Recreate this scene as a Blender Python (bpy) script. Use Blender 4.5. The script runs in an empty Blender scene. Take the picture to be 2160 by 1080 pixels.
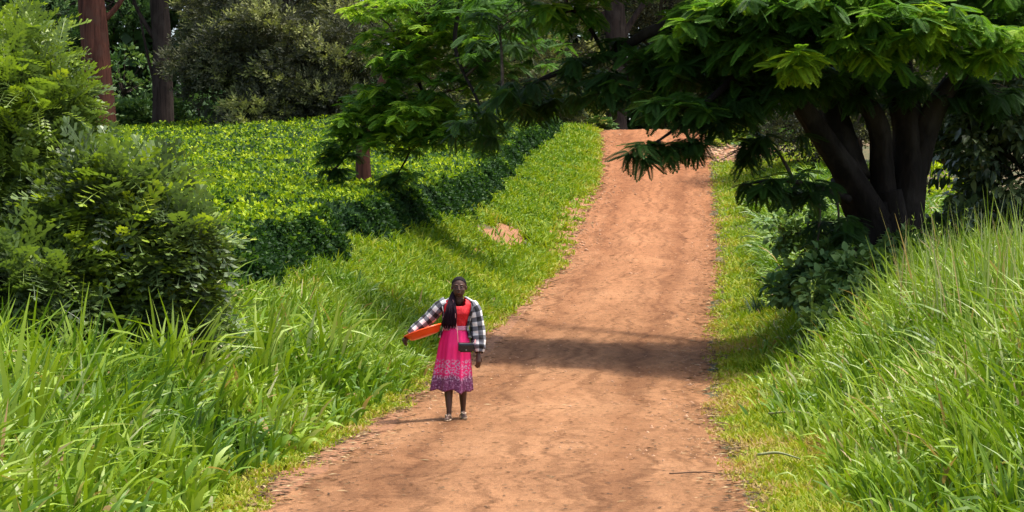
import bpy, bmesh, math, random
import numpy as np
from mathutils import Vector
SC = bpy.context.scene
# ------------------------------------------------------------------ camera, world, sun, exposure
CZ = 2.03            # eye height above the road at the photographer's feet
FPX = 4000.0         # focal length in pixels of a 2160 px wide frame
cam_d = bpy.data.cameras.new("camera"); cam = bpy.data.objects.new("camera", cam_d)
SC.collection.objects.link(cam); SC.camera = cam
cam.location = (0, 0, CZ); cam.rotation_euler = (math.radians(90), 0, 0)
cam_d.sensor_width = 36; cam_d.lens = 36 * FPX / 2160; cam_d.shift_y = -33 / 2160
cam_d.clip_start = 0.1; cam_d.clip_end = 3000
SUN_EL, SUN_AZ = math.radians(72), math.radians(78)   # azimuth the light comes from, clockwise from +Y
w = bpy.data.worlds.new("World"); SC.world = w; w.use_nodes = True
nt = w.node_tree; bg = nt.nodes["Background"]
sky = nt.nodes.new("ShaderNodeTexSky"); sky.sky_type = 'NISHITA'; sky.sun_disc = False
sky.sun_elevation = SUN_EL; sky.sun_rotation = SUN_AZ; sky.dust_density = 5.0; sky.air_density = 1.0; sky.ozone_density = 1.0
nt.links.new(sky.outputs[0], bg.inputs[0]); bg.inputs[1].default_value = 0.15
sd = bpy.data.lights.new("sun", 'SUN'); so = bpy.data.objects.new("sun", sd); SC.collection.objects.link(so)
sd.energy = 3.0; sd.angle = math.radians(5.0); sd.color = (1.0, 0.95, 0.86)
sv = Vector((math.sin(SUN_AZ) * math.cos(SUN_EL), math.cos(SUN_AZ) * math.cos(SUN_EL), math.sin(SUN_EL)))
so.rotation_euler = sv.to_track_quat('Z', 'Y').to_euler(); so.location = (0, 0, 60)
SC.view_settings.view_transform = 'Standard'; SC.view_settings.look = 'None'
SC.view_settings.exposure = 1.05; SC.view_settings.gamma = 1.0
SC.render.engine = 'CYCLES'
SC.cycles.max_bounces = 6; SC.cycles.diffuse_bounces = 3; SC.cycles.glossy_bounces = 2
SC.cycles.transmission_bounces = 3; SC.cycles.transparent_max_bounces = 4

# ------------------------------------------------------------------ helpers
RG = np.random.default_rng(11)
def U(a, b, n=None): return RG.uniform(a, b, n)
def nrm(v): return v / np.maximum(np.linalg.norm(v, axis=-1, keepdims=True), 1e-9)
def sstep(x): x = np.clip(x, 0, 1); return x * x * (3 - 2 * x)
def wob(x, y, f, s=0.0):      # cheap smooth 2-D noise in about -1..1
    return (np.sin(x * f + 1.3 + s) * np.cos(y * f * 1.13 - .7 + s * 2) + .6 * np.sin(x * f * 2.17 + y * f * 1.71 + s * 3)
            + .4 * np.sin(-x * f * 3.7 + y * f * 4.3 + 2 + s)) / 1.6
def mk_mesh(name, V, Q=None, T=None, tint=None, uv=None, smooth=False):
    me = bpy.data.meshes.new(name)
    V = np.ascontiguousarray(V, dtype=np.float32)
    me.vertices.add(len(V)); me.vertices.foreach_set("co", V.ravel())
    parts, starts, n = [], [], 0
    for A, k in ((Q, 4), (T, 3)):
        if A is not None and len(A):
            A = np.asarray(A, dtype=np.int32); parts.append(A.ravel())
            starts.append(n + np.arange(len(A)) * k); n += A.size
    me.loops.add(n); me.loops.foreach_set("vertex_index", np.concatenate(parts))
    st = np.concatenate(starts).astype(np.int32)
    me.polygons.add(len(st)); me.polygons.foreach_set("loop_start", st)
    me.update(calc_edges=True)
    if smooth: me.polygons.foreach_set("use_smooth", np.ones(len(st), bool))
    if tint is not None:
        a = me.attributes.new("tint", 'FLOAT', 'POINT'); a.data.foreach_set("value", np.ascontiguousarray(tint, dtype=np.float32))
    if uv is not None:
        l = me.uv_layers.new(name="uv"); l.data.foreach_set("uv", np.asarray(uv, np.float32)[np.concatenate(parts)].ravel())
    return me
def link(name, me, mat=None, parent=None):
    o = bpy.data.objects.new(name, me); SC.collection.objects.link(o)
    if mat is not None: me.materials.append(mat)
    if parent is not None: o.parent = parent
    return o
def tag(o, label, cat, group=None, kind=None):
    if label: o["label"] = label
    if cat: o["category"] = cat
    if group: o["group"] = group
    if kind: o["kind"] = kind
    return o
def thing(name, label, cat, group=None):
    o = bpy.data.objects.new(name, None); SC.collection.objects.link(o); o.empty_display_size = .2
    return tag(o, label, cat, group)
class MB:                         # mesh collector
    def __init__(s): s.V, s.Q, s.T, s.t, s.u, s.n = [], [], [], [], [], 0
    def add(s, V, Q=None, T=None, tint=None, uv=None):
        V = np.asarray(V, float).reshape(-1, 3)
        s.V.append(V)
        if Q is not None and len(Q): s.Q.append(np.asarray(Q) + s.n)
        if T is not None and len(T): s.T.append(np.asarray(T) + s.n)
        s.t.append(np.broadcast_to(np.asarray(.5 if tint is None else tint, float), (len(V),)))
        s.u.append(np.zeros((len(V), 2)) if uv is None else np.asarray(uv, float))
        s.n += len(V); return s
    def mesh(s, name, smooth=True):
        return mk_mesh(name, np.concatenate(s.V), np.concatenate(s.Q) if s.Q else None,
                       np.concatenate(s.T) if s.T else None, np.concatenate(s.t), np.concatenate(s.u), smooth)
    def build(s, name, mat, parent=None, smooth=True): return link(name, s.mesh(name, smooth), mat, parent)
def smooth_path(P, R, sub=4):
    P = np.asarray(P, float); R = np.asarray(R, float)
    if len(P) < 3 or sub < 2: return P, R
    Pe = np.vstack([2 * P[0] - P[1], P, 2 * P[-1] - P[-2]]); out, ro = [], []
    for i in range(1, len(Pe) - 2):
        for k in range(sub):
            t = k / sub; a, b, c, d = Pe[i - 1], Pe[i], Pe[i + 1], Pe[i + 2]
            out.append(.5 * (2 * b + (c - a) * t + (2 * a - 5 * b + 4 * c - d) * t * t + (3 * b - a - 3 * c + d) * t ** 3))
            ro.append(R[i - 1] * (1 - t) + R[i] * t)
    out.append(P[-1]); ro.append(R[-1]); return np.array(out), np.array(ro)
def tube(mb, P, R, sides=8, sub=4, rough=0.0, ridge=0.0, flare=None, tint=.5, cap=True, ell=None):
    P, R = smooth_path(P, R, sub); n = len(P)
    T = nrm(np.gradient(P, axis=0)); up = np.array([0, 1., 0]) if abs(T[0][1]) < .9 else np.array([1., 0, 0])
    a = nrm(np.cross(T, up)); b = np.cross(T, a)
    ph = np.arange(sides) * 2 * math.pi / sides
    rr = R[:, None] * np.ones((1, sides))
    if rough: rr = rr * (1 + rough * (np.sin(ph * 3 + P[:, 2:3] * 1.7) * .6 + np.sin(ph * 5 - P[:, 2:3] * 3.1 + P[:, :1]) * .4) + U(-rough, rough, rr.shape) * .35)
    if ridge: rr = rr * (1 + ridge * (np.sin(ph * 13 + np.sin(P[:, 2:3] * 1.3) * 1.2) * .5 + np.sin(ph * 7 + P[:, 2:3] * .8 + 1) * .5 + np.abs(np.sin(ph * 19 - P[:, 2:3] * .5)) * .5))
    ea, eb = (1, 1) if ell is None else ell
    V = P[:, None] + rr[..., None] * (np.cos(ph)[None, :, None] * a[:, None] * ea + np.sin(ph)[None, :, None] * b[:, None] * eb)
    i = np.arange(n - 1)[:, None] * sides; j = np.arange(sides)[None]; j2 = (j + 1) % sides
    Q = np.stack([i + j, i + j2, i + sides + j2, i + sides + j], -1).reshape(-1, 4)
    L = np.concatenate([[0], np.cumsum(np.linalg.norm(np.diff(P, axis=0), axis=1))])
    uv = np.stack([np.broadcast_to(np.abs((np.arange(sides) / sides) * 2 - 1)[None], (n, sides)), np.broadcast_to(L[:, None], (n, sides))], -1).reshape(-1, 2)
    V = V.reshape(-1, 3); Tt = []
    if cap:
        V = np.vstack([V, P[:1], P[-1:]]); uv = np.vstack([uv, [[0, 0]], [[0, L[-1]]]])
        k = np.arange(sides); c0, c1 = n * sides, n * sides + 1
        Tt = np.vstack([np.stack([np.full(sides, c0), (k + 1) % sides, k], -1), np.stack([np.full(sides, c1), (n - 1) * sides + k, (n - 1) * sides + (k + 1) % sides], -1)])
    mb.add(V, Q, Tt, tint, uv); return mb

# ------------------------------------------------------------------ lie of the land
_zd = [(-60, -.3), (0, 0), (22, 0), (26, .1), (31, .4), (38, .85), (47, 1.45), (57, 2.5), (68, 3.9), (80, 5.6), (92, 7.35), (98, 7.72), (106, 7.8), (160, 7.2), (400, 6)]
_D = np.arange(-60, 400, .25); _Z = np.interp(_D, *zip(*_zd)); _k = np.exp(-.5 * (np.arange(-16, 17) * .25 / 1.6) ** 2); _k /= _k.sum()
_Z = np.convolve(np.pad(_Z, 16, mode='edge'), _k, mode='valid')
def zr(d): return np.interp(d, _D, _Z)
_dd = np.arange(10, 93.5, .05); _yy = 507 - (zr(_dd) - CZ) * FPX / _dd
def d_of_row(y): return float(np.interp(-y, -_yy, _dd))
_ed = [(1080, 530, 1588), (1000, 625, 1548), (940, 740, 1525), (882, 815, 1502), (820, 905, 1500), (760, 965, 1500), (720, 1010, 1496), (650, 1100, 1498), (600, 1150, 1508),
       (560, 1192, 1512), (500, 1212, 1510), (450, 1234, 1504), (400, 1262, 1500), (350, 1270, 1497), (300, 1270, 1497), (277, 1266, 1482)]
_er = [(d_of_row(y), (l - 1080) * d_of_row(y) / FPX, (r - 1080) * d_of_row(y) / FPX) for y, l, r in _ed]
_er = [(-60, -3.0, 2.6), (0, -2.6, 2.1)] + _er + [(100, 4.6, 10.0), (120, 4.6, 10.0), (400, 3, 9)]
_ex = np.array(_er)
def xl(y): return np.interp(y, _ex[:, 0], _ex[:, 1])
def xr(y): return np.interp(y, _ex[:, 0], _ex[:, 2])
def H(x, y):
    x = np.asarray(x, float); y = np.asarray(y, float)
    z = zr(y); tl = xl(y) - x; tr = x - xr(y)
    bl = np.interp(y, [0, 14, 22, 30, 42, 65, 92, 110], [.2, .25, .55, 1.0, 1.15, .85, .15, 0])
    br = np.interp(y, [0, 14, 20, 30, 50, 80, 95], [.4, .6, .8, 1.2, 1.1, .25, 0])
    z = z + bl * sstep((tl - .15) / 3.6) + br * sstep((tr - .5) / 2.8)
    z = z - np.clip(tl - 12.5, 0, 60) * .085 * np.clip((y - 40) / 55, 0, 1) ** 1.5
    off = np.clip(np.maximum(tl, tr), 0, 1)
    z = z + off * (.05 * wob(x, y, 1.1) + .03 * wob(x, y, 2.9, 1)) * np.clip((np.abs(y) + 10) / 20, 0, 1)
    c = (x - (xl(y) + xr(y)) / 2) / np.maximum((xr(y) - xl(y)) / 2, .1)
    inr = np.clip(1 - np.abs(c), 0, 1)
    z = z + .05 * sstep(inr * 1.6) - .025 * np.exp(-((np.abs(c) - .42) / .13) ** 2) * (inr > 0)
    z = z + np.where(x > 14, (x - 14) * .02, 0) * np.clip(y / 60, 0, 1)
    return z
def px(x_, y_, d): return np.array([(x_ - 1080) * d / FPX, d, CZ + (507 - y_) * d / FPX])
def hit(x_, y_, d0=9.0, d1=130.0, lift=0.0):      # where the sight line through that spot of the photo meets the ground
    d = np.arange(d0, d1, .05); s = (x_ - 1080) / FPX
    g = H(s * d, d) + lift; zz = CZ + (507 - y_) * d / FPX
    k = np.argmax(zz <= g); return np.array([s * d[k], d[k], g[k]])

# ------------------------------------------------------------------ materials
def ramp(nt, stops):
    r = nt.nodes.new("ShaderNodeValToRGB"); e = r.color_ramp.elements
    while len(e) < len(stops): e.new(.5)
    for k, (p, c) in enumerate(stops): e[k].position = p; e[k].color = (*c, 1)
    return r
def new_mat(name):
    m = bpy.data.materials.new(name); m.use_nodes = True; nt = m.node_tree
    return m, nt, nt.nodes["Principled BSDF"], nt.nodes["Material Output"]
def leaf_mat(name, stops, trans=.35, rough=.5, spec=.35, tcol=(1.2, 1.25, .6)):
    m, nt, p, out = new_mat(name); N, Lk = nt.nodes, nt.links
    at = N.new("ShaderNodeAttribute"); at.attribute_name = "tint"
    r = ramp(nt, stops); Lk.new(at.outputs["Fac"], r.inputs[0]); Lk.new(r.outputs[0], p.inputs["Base Color"])
    p.inputs["Roughness"].default_value = rough; p.inputs["Specular IOR Level"].default_value = spec
    t = N.new("ShaderNodeBsdfTranslucent"); mx = N.new("ShaderNodeMixShader"); mx.inputs[0].default_value = trans
    mc = N.new("ShaderNodeMix"); mc.data_type = 'RGBA'; mc.blend_type = 'MULTIPLY'; mc.inputs[0].default_value = 1
    Lk.new(r.outputs[0], mc.inputs[6]); mc.inputs[7].default_value = (*tcol, 1); Lk.new(mc.outputs[2], t.inputs[0])
    Lk.new(p.outputs[0], mx.inputs[1]); Lk.new(t.outputs[0], mx.inputs[2]); Lk.new(mx.outputs[0], out.inputs[0])
    return m
def noise(nt, scale, detail=4, rough=.55, vec=None, dist=0):
    n = nt.nodes.new("ShaderNodeTexNoise"); n.inputs["Scale"].default_value = scale; n.inputs["Detail"].default_value = detail
    n.inputs["Roughness"].default_value = rough; n.inputs["Distortion"].default_value = dist
    if vec is not None: nt.links.new(vec, n.inputs["Vector"])
    return n
def mapping(nt, scale, src="Object"):
    tc = nt.nodes.new("ShaderNodeTexCoord"); mp = nt.nodes.new("ShaderNodeMapping"); mp.inputs["Scale"].default_value = scale
    nt.links.new(tc.outputs[src], mp.inputs[0]); return mp.outputs[0]
def mixc(nt, fac, a, b, mode='MIX'):
    m = nt.nodes.new("ShaderNodeMix"); m.data_type = 'RGBA'; m.blend_type = mode
    for v, s in ((fac, m.inputs[0]), (a, m.inputs[6]), (b, m.inputs[7])):
        if isinstance(v, (int, float)): s.default_value = v
        elif isinstance(v, tuple): s.default_value = (*v, 1)
        else: nt.links.new(v, s)
    return m.outputs[2]
def bump(nt, p, h, strength=.5, dist=.02):
    b = nt.nodes.new("ShaderNodeBump"); b.inputs["Strength"].default_value = strength; b.inputs["Distance"].default_value = dist
    nt.links.new(h, b.inputs["Height"]); nt.links.new(b.outputs[0], p.inputs["Normal"])
def bark_mat(name, c0, c1, c2=None, sc=(6, 6, 1.2), moss=0.0):
    m, nt, p, out = new_mat(name)
    v = mapping(nt, sc); n = noise(nt, 2.2, 8, .65, v, .6); v2 = mapping(nt, (1, 1, .7)); n2 = noise(nt, 1.3, 4, .6, v2)
    r = ramp(nt, [(.3, c0), (.62, c1)]); nt.links.new(n.outputs[0], r.inputs[0]); c = r.outputs[0]
    if c2 is not None:
        r2 = ramp(nt, [(.5, (0, 0, 0)), (.62, (1, 1, 1))]); nt.links.new(n2.outputs[0], r2.inputs[0])
        c = mixc(nt, r2.outputs[0], c, c2)
    nt.links.new(c, p.inputs["Base Color"]); p.inputs["Roughness"].default_value = .9; p.inputs["Specular IOR Level"].default_value = .2
    bump(nt, p, n.outputs[0], 1.0, .05); return m
def plain(name, col, rough=.6, spec=.4, var=0.0, sc=40, coat=0):
    m, nt, p, out = new_mat(name); p.inputs["Roughness"].default_value = rough; p.inputs["Specular IOR Level"].default_value = spec
    if var:
        n = noise(nt, sc, 4); r = ramp(nt, [(.3, tuple(c * (1 - var) for c in col)), (.7, tuple(min(1, c * (1 + var)) for c in col))])
        nt.links.new(n.outputs[0], r.inputs[0]); nt.links.new(r.outputs[0], p.inputs["Base Color"]); bump(nt, p, n.outputs[0], .3, .004)
    else: p.inputs["Base Color"].default_value = (*col, 1)
    if coat: p.inputs["Coat Weight"].default_value = coat
    return m

# ------------------------------------------------------------------ leaves and blades
def T_leaf(w=.3, fold=.08, droop=.12):      # one ovate leaf, two folded halves
    V = [(0, 0, 0), (0, .5, 0), (0, 1, -droop), (-w, .42, fold), (w, .42, fold), (-w * .55, .8, fold - droop * .6), (w * .55, .8, fold - droop * .6)]
    return np.array(V, float), np.array([(0, 1, 5, 3), (0, 4, 6, 1)]), np.array([(1, 2, 5), (1, 6, 2)]), np.zeros(7)
def T_quad(w=.28, droop=.1):
    return np.array([(0, 0, 0), (w, .5, .03), (0, 1, -droop), (-w, .5, .03)], float), np.array([(0, 1, 2, 3)]), None, np.zeros(4)
def T_pinnate(n=8, span=.2, lw=.032, ang=55, droop=.3, v=.08, tip=True, shape=1.0, tw=.0):
    V, Q, ti = [], [], []
    def axis(s): return np.array([0, s, -droop * s * s])
    for k in range(6):
        s = k / 5; c = axis(s); V += [c + [-.008, 0, 0], c + [.008, 0, 0]]; ti += [.0, .0]
    Q += [(2 * k, 2 * k + 1, 2 * k + 3, 2 * k + 2) for k in range(5)]
    a = math.radians(ang)
    for k in range(n):
        s = .12 + .86 * k / (n - 1); L = span * (math.sin(math.pi * min(.97, .22 + .66 * s)) ** .6) * shape
        for sg in (-1, 1):
            c = axis(s); d = np.array([sg * math.sin(a) * L, math.cos(a) * L, v * L * 2 - droop * s * .8 * L]); e = np.array([0, lw, -tw * lw * 4])
            i = len(V); V += [c, c + d * .5 + e, c + d, c + d * .5 - e]; ti += [.0, .03, .06, .03]; Q.append((i, i + 1, i + 2, i + 3))
    if tip:
        c = axis(1.0); i = len(V); V += [c, c + [lw, .06, -.02], c + [0, .14, -.05], c + [-lw, .06, -.02]]; ti += [0, .05, .1, .05]; Q.append((i, i + 1, i + 2, i + 3))
    return np.array(V), np.array(Q), None, np.array(ti)
def T_sprig(n=9, L=.5, w=.05, seed=3):      # feathery sprig of narrow strips
    r = np.random.default_rng(seed); V, Q, ti = [], [], []
    for k in range(n):
        s = k / n; az = k * 2.4; base = np.array([0, s * .7, -.1 * s * s])
        d = np.array([math.cos(az) * .75, .55 + .3 * s, math.sin(az) * .55]) * (L * (1 - .4 * s)) * r.uniform(.7, 1.2)
        e = nrm(np.cross(d, r.normal(size=3))) * w; i = len(V)
        V += [base, base + d * .5 + e, base + d, base + d * .5 - e]; ti += [0, .04, .1, .04]; Q.append((i, i + 1, i + 2, i + 3))
    return np.array(V), np.array(Q), None, np.array(ti)
def scatter(mb, T, pos, fwd, up, scale, tint, wscale=None):
    V0, Q0, T0, t0 = T; n = len(pos); f = nrm(fwd); x = nrm(np.cross(f, up)); z = np.cross(x, f)
    s = np.broadcast_to(np.asarray(scale, float), (n,)); ws = s if wscale is None else s * wscale
    V = (pos[:, None] + V0[None, :, 0:1] * (x * ws[:, None])[:, None] + V0[None, :, 1:2] * (f * s[:, None])[:, None] + V0[None, :, 2:3] * (z * s[:, None])[:, None])
    off = (np.arange(n) * len(V0))[:, None, None]
    Q = (Q0[None] + off).reshape(-1, 4) if Q0 is not None else None
    Tt = (T0[None] + off).reshape(-1, 3) if T0 is not None else None
    ti = (np.broadcast_to(np.asarray(tint, float), (n,))[:, None] + t0[None]).ravel()
    mb.add(V.reshape(-1, 3), Q, Tt, np.clip(ti, 0, 1)); return mb
def rdir(n):
    return nrm(RG.normal(size=(n, 3)))
def blades(mb, B, az, L, W, lean, curl, tint, seg=5, kink=0.0, twist=.5):
    n = len(B); s = np.linspace(0, 1, seg + 1)
    th = lean[:, None] + curl[:, None] * s[None] ** 1.4 + (kink * (s[None] > .55) if np.isscalar(kink) else kink[:, None] * (s[None] > .6))
    ds = L[:, None] / seg; mid = .5 * (th[:, 1:] + th[:, :-1])
    hx = np.concatenate([np.zeros((n, 1)), np.cumsum(np.sin(mid) * ds, 1)], 1); hz = np.concatenate([np.zeros((n, 1)), np.cumsum(np.cos(mid) * ds, 1)], 1)
    D = np.stack([np.cos(az), np.sin(az), np.zeros(n)], -1); S = np.stack([-np.sin(az), np.cos(az), np.zeros(n)], -1)
    C = B[:, None] + hx[..., None] * D[:, None] + hz[..., None] * np.array([0, 0, 1.])
    w = W[:, None] * np.minimum(1, (.45 + 2.2 * s[None])) * np.clip((1.02 - s[None]) * 2.2, 0.04, 1) ** .8 * .5
    tw = U(-twist, twist, n)[:, None] * (1 + s[None] * 1.5)
    Nv = np.stack([-np.cos(th) * np.cos(az)[:, None], -np.cos(th) * np.sin(az)[:, None], np.sin(th)], -1)
    Sd = S[:, None] * np.cos(tw)[..., None] + Nv * np.sin(tw)[..., None]
    V = np.stack([C - Sd * w[..., None], C + Sd * w[..., None]], 2).reshape(-1, 3)
    k = np.arange(seg)[None] * 2 + (np.arange(n) * (seg + 1) * 2)[:, None]
    Q = np.stack([k, k + 1, k + 3, k + 2], -1).reshape(-1, 4)
    mb.add(V, Q, None, np.repeat(tint, (seg + 1) * 2)); return mb
# ================================================================== GROUND, ROAD
def grid(xs, ys, fz):
    X, Y = np.meshgrid(xs, ys); V = np.stack([X, Y, fz(X, Y)], -1).reshape(-1, 3); nx = len(xs)
    i, j = np.meshgrid(np.arange(nx - 1), np.arange(len(ys) - 1)); a = (j * nx + i).ravel()
    return V, np.stack([a, a + 1, a + nx + 1, a + nx], -1)
m_ground, nt, p, _ = new_mat("soil and litter")
v = mapping(nt, (1, 1, 1)); n1 = noise(nt, .9, 6, .6, v); n2 = noise(nt, 14, 6, .7, v)
r1 = ramp(nt, [(.35, (.05, .07, .02)), (.5, (.10, .09, .03)), (.66, (.20, .11, .05))]); nt.links.new(n1.outputs[0], r1.inputs[0])
r2 = ramp(nt, [(.3, (.45, .45, .45)), (.7, (1, 1, 1))]); nt.links.new(n2.outputs[0], r2.inputs[0])
nt.links.new(mixc(nt, 1.0, r1.outputs[0], r2.outputs[0], 'MULTIPLY'), p.inputs["Base Color"]); p.inputs["Roughness"].default_value = .95
bump(nt, p, n2.outputs[0], .8, .05)
xs = np.unique(np.concatenate([np.linspace(-300, -46, 20), np.arange(-46, -8, 1.0), np.arange(-8, 14, .3), np.arange(14, 50, 1.5), np.linspace(50, 300, 18)]))
ys = np.unique(np.concatenate([np.linspace(-60, 8, 18), np.arange(8, 50, .3), np.arange(50, 125, .6), np.linspace(125, 500, 20)]))
V, Q = grid(xs, ys, H)
tag(link("ground", mk_mesh("ground", V, Q, smooth=True), m_ground), "uneven earth bank rising on both sides of the track", None, kind="structure")

m_road, nt, p, _ = new_mat("red laterite dirt")
N, Lk = nt.nodes, nt.links
tc = N.new("ShaderNodeTexCoord"); uvs = N.new("ShaderNodeSeparateXYZ"); Lk.new(tc.outputs["UV"], uvs.inputs[0])
obj = tc.outputs["Object"]
nb = noise(nt, .35, 5, .6, obj); nm = noise(nt, 2.6, 6, .65, obj); nf = noise(nt, 30, 5, .75, obj); ng = noise(nt, 110, 3, .7, obj)
mp = N.new("ShaderNodeMapping"); mp.inputs["Scale"].default_value = (22, .22, 1); Lk.new(tc.outputs["UV"], mp.inputs[0])
ns = noise(nt, 1.0, 5, .6, mp.outputs[0], .8)
mp2 = N.new("ShaderNodeMapping"); mp2.inputs["Scale"].default_value = (2.2, 9, 9); Lk.new(obj, mp2.inputs[0]); nstr = noise(nt, 1.0, 6, .7, mp2.outputs[0], .5)
rb = ramp(nt, [(.3, (.25, .122, .056)), (.52, (.34, .172, .082)), (.72, (.41, .22, .110))]); Lk.new(nb.outputs[0], rb.inputs[0])
# the far climb is redder earth than the sandy dip
fy = N.new("ShaderNodeMapRange"); so_ = N.new("ShaderNodeSeparateXYZ"); Lk.new(obj, so_.inputs[0]); Lk.new(so_.outputs[1], fy.inputs[0])
fy.inputs[1].default_value = 20; fy.inputs[2].default_value = 75
c = mixc(nt, fy.outputs[0], rb.outputs[0], mixc(nt, .75, rb.outputs[0], (.31, .125, .053)))
rs = ramp(nt, [(.34, (.58, .54, .50)), (.5, (.95, .94, .93)), (.6, (1.05, 1.05, 1.05)), (.75, (1.2, 1.2, 1.18))]); Lk.new(ns.outputs[0], rs.inputs[0]); c = mixc(nt, .9, c, rs.outputs[0], 'MULTIPLY')
# darker wheel lines
tr = ramp(nt, [(.0, (1, 1, 1)), (.14, (1, 1, 1)), (.24, (.78, .73, .69)), (.34, (1, 1, 1)), (.48, (1.06, 1.06, 1.06)), (.63, (.98, .98, .98)), (.72, (.76, .71, .67)), (.81, (1, 1, 1)), (.95, (.86, .84, .8))])
Lk.new(uvs.outputs[0], tr.inputs[0]); c = mixc(nt, 1.0, c, tr.outputs[0], 'MULTIPLY')
rm = ramp(nt, [(.36, (.5, .46, .42)), (.5, (1, 1, 1)), (.68, (1.1, 1.1, 1.08))]); Lk.new(nm.outputs[0], rm.inputs[0]); c = mixc(nt, .38, c, rm.outputs[0], 'MULTIPLY')
rt = ramp(nt, [(.33, (.35, .3, .28)), (.42, (1, 1, 1))]); Lk.new(nstr.outputs[0], rt.inputs[0]); c = mixc(nt, .35, c, rt.outputs[0], 'MULTIPLY')
rf = ramp(nt, [(.3, (.55, .5, .46)), (.5, (1, 1, 1)), (.72, (1.25, 1.25, 1.25))]); Lk.new(nf.outputs[0], rf.inputs[0]); c = mixc(nt, .7, c, rf.outputs[0], 'MULTIPLY')
rg = ramp(nt, [(.35, (.6, .58, .55)), (.6, (1.1, 1.1, 1.1))]); Lk.new(ng.outputs[0], rg.inputs[0]); c = mixc(nt, .6, c, rg.outputs[0], 'MULTIPLY')
Lk.new(c, p.inputs["Base Color"]); p.inputs["Roughness"].default_value = .93; p.inputs["Specular IOR Level"].default_value = .15
ad = N.new("ShaderNodeMath"); ad.operation = 'ADD'; Lk.new(nf.outputs[0], ad.inputs[0]); Lk.new(nm.outputs[0], ad.inputs[1])
ad2 = N.new("ShaderNodeMath"); ad2.operation = 'MULTIPLY_ADD'; Lk.new(nstr.outputs[0], ad2.inputs[0]); ad2.inputs[1].default_value = 1.2; Lk.new(ad.outputs[0], ad2.inputs[2])
bump(nt, p, ad2.outputs[0], 1.0, .03)
yy = np.concatenate([np.linspace(-50, 8, 60), np.arange(8.1, 40, .06), np.arange(40, 112, .12)]); us = np.linspace(0, 1, 41)
def rag(y, s): return .14 * wob(y, y * .3, .8, s) + .10 * wob(y, 0, 3.1, s + 1) + .05 * wob(y, 0, 13.0, s + 2)
L_, R_ = xl(yy) + rag(yy, 1) - .12, xr(yy) + rag(yy, 5) + .12
X = L_[:, None] * (1 - us) + R_[:, None] * us; Y = np.repeat(yy[:, None], 41, 1); Z = H(X, Y) + .012
edge = np.minimum(us, 1 - us); Z = Z - .03 * (1 - np.clip(edge / .02, 0, 1))[None]
V = np.stack([X, Y, Z], -1).reshape(-1, 3); i, j = np.meshgrid(np.arange(40), np.arange(len(yy) - 1)); a = (j * 41 + i).ravel()
uv = np.stack([np.broadcast_to(us[None], X.shape), Y], -1).reshape(-1, 2)
tag(link("dirt_road", mk_mesh("dirt_road", V, np.stack([a, a + 1, a + 42, a + 41], -1), uv=uv, smooth=True), m_road),
    "red dirt road climbing to the crest between green banks", None, kind="structure")

# bare earth wash on the left bank, a lay-by patch, stony patch on the right
m_wash, nt, p, _ = new_mat("washed red soil"); v = mapping(nt, (1, 1, 1)); n2 = noise(nt, 9, 6, .7, v)
r = ramp(nt, [(.3, (.14, .065, .028)), (.5, (.25, .11, .046)), (.7, (.33, .165, .075))]); nt.links.new(n2.outputs[0], r.inputs[0]); nt.links.new(r.outputs[0], p.inputs["Base Color"])
p.inputs["Roughness"].default_value = .95; bump(nt, p, n2.outputs[0], 1, .06)
PATCH = []
def patch(pts, w, lift=.02):
    pts = np.array([hit(*q)[:2] for q in pts]); P3, W = smooth_path(np.c_[pts, np.zeros(len(pts))], np.array(w, float), 8); P = P3[:, :2]
    n = len(P); T = nrm(np.gradient(P, axis=0)); S = np.c_[-T[:, 1], T[:, 0]]; k = np.linspace(-1, 1, 9)
    W = W * (1 + .3 * wob(P[:, 1], P[:, 0], 3.1) + .25 * wob(P[:, 1], P[:, 0], 11)); XY = P[:, None] + S[:, None] * (k[None, :, None] * W[:, None, None])
    Zz = H(XY[..., 0], XY[..., 1]) + lift * (1 - k[None] ** 4) - .03 * (k[None] ** 8); V = np.concatenate([XY, Zz[..., None]], -1).reshape(-1, 3)
    i, j = np.meshgrid(np.arange(8), np.arange(n - 1)); a = (j * 9 + i).ravel(); PATCH.append((P, W))
    return V, np.stack([a, a + 1, a + 10, a + 9], -1)
mb = MB()
for a in (([(950, 560), (1010, 535), (1060, 505), (1095, 480)], [.12, .34, .62, .3]), ([(1165, 575), (1185, 520), (1200, 470), (1228, 425), (1250, 395)], [.15, .45, .55, .4, .15]),
          ([(1500, 322), (1540, 325), (1600, 332)], [1.1, 2.2, .9]), ([(900, 545), (960, 520), (1000, 500)], [.1, .25, .1]),
          ([(1010, 760), (1060, 700), (1130, 620), (1170, 570)], [.08, .16, .16, .1]), ([(840, 870), (800, 905), (730, 945), (640, 1000), (580, 1050)], [.1, .2, .16, .22, .15])):
    V, Q = patch(*a); mb.add(V, Q)
tag(mb.build("eroded_ground", m_wash), "bare washed red soil on the verges", None, kind="structure")
def off_patch(x, y, margin=0.0, which=slice(None)):
    ok = np.ones(len(x), bool)
    for P, W in PATCH[which]:
        d = np.full(len(x), 9.0)
        for q, ww in zip(P[::2], W[::2]): d = np.minimum(d, np.hypot(x - q[0], (y - q[1])) / np.maximum(ww, .05))
        ok &= d > 1.0 + margin
    return ok

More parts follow.
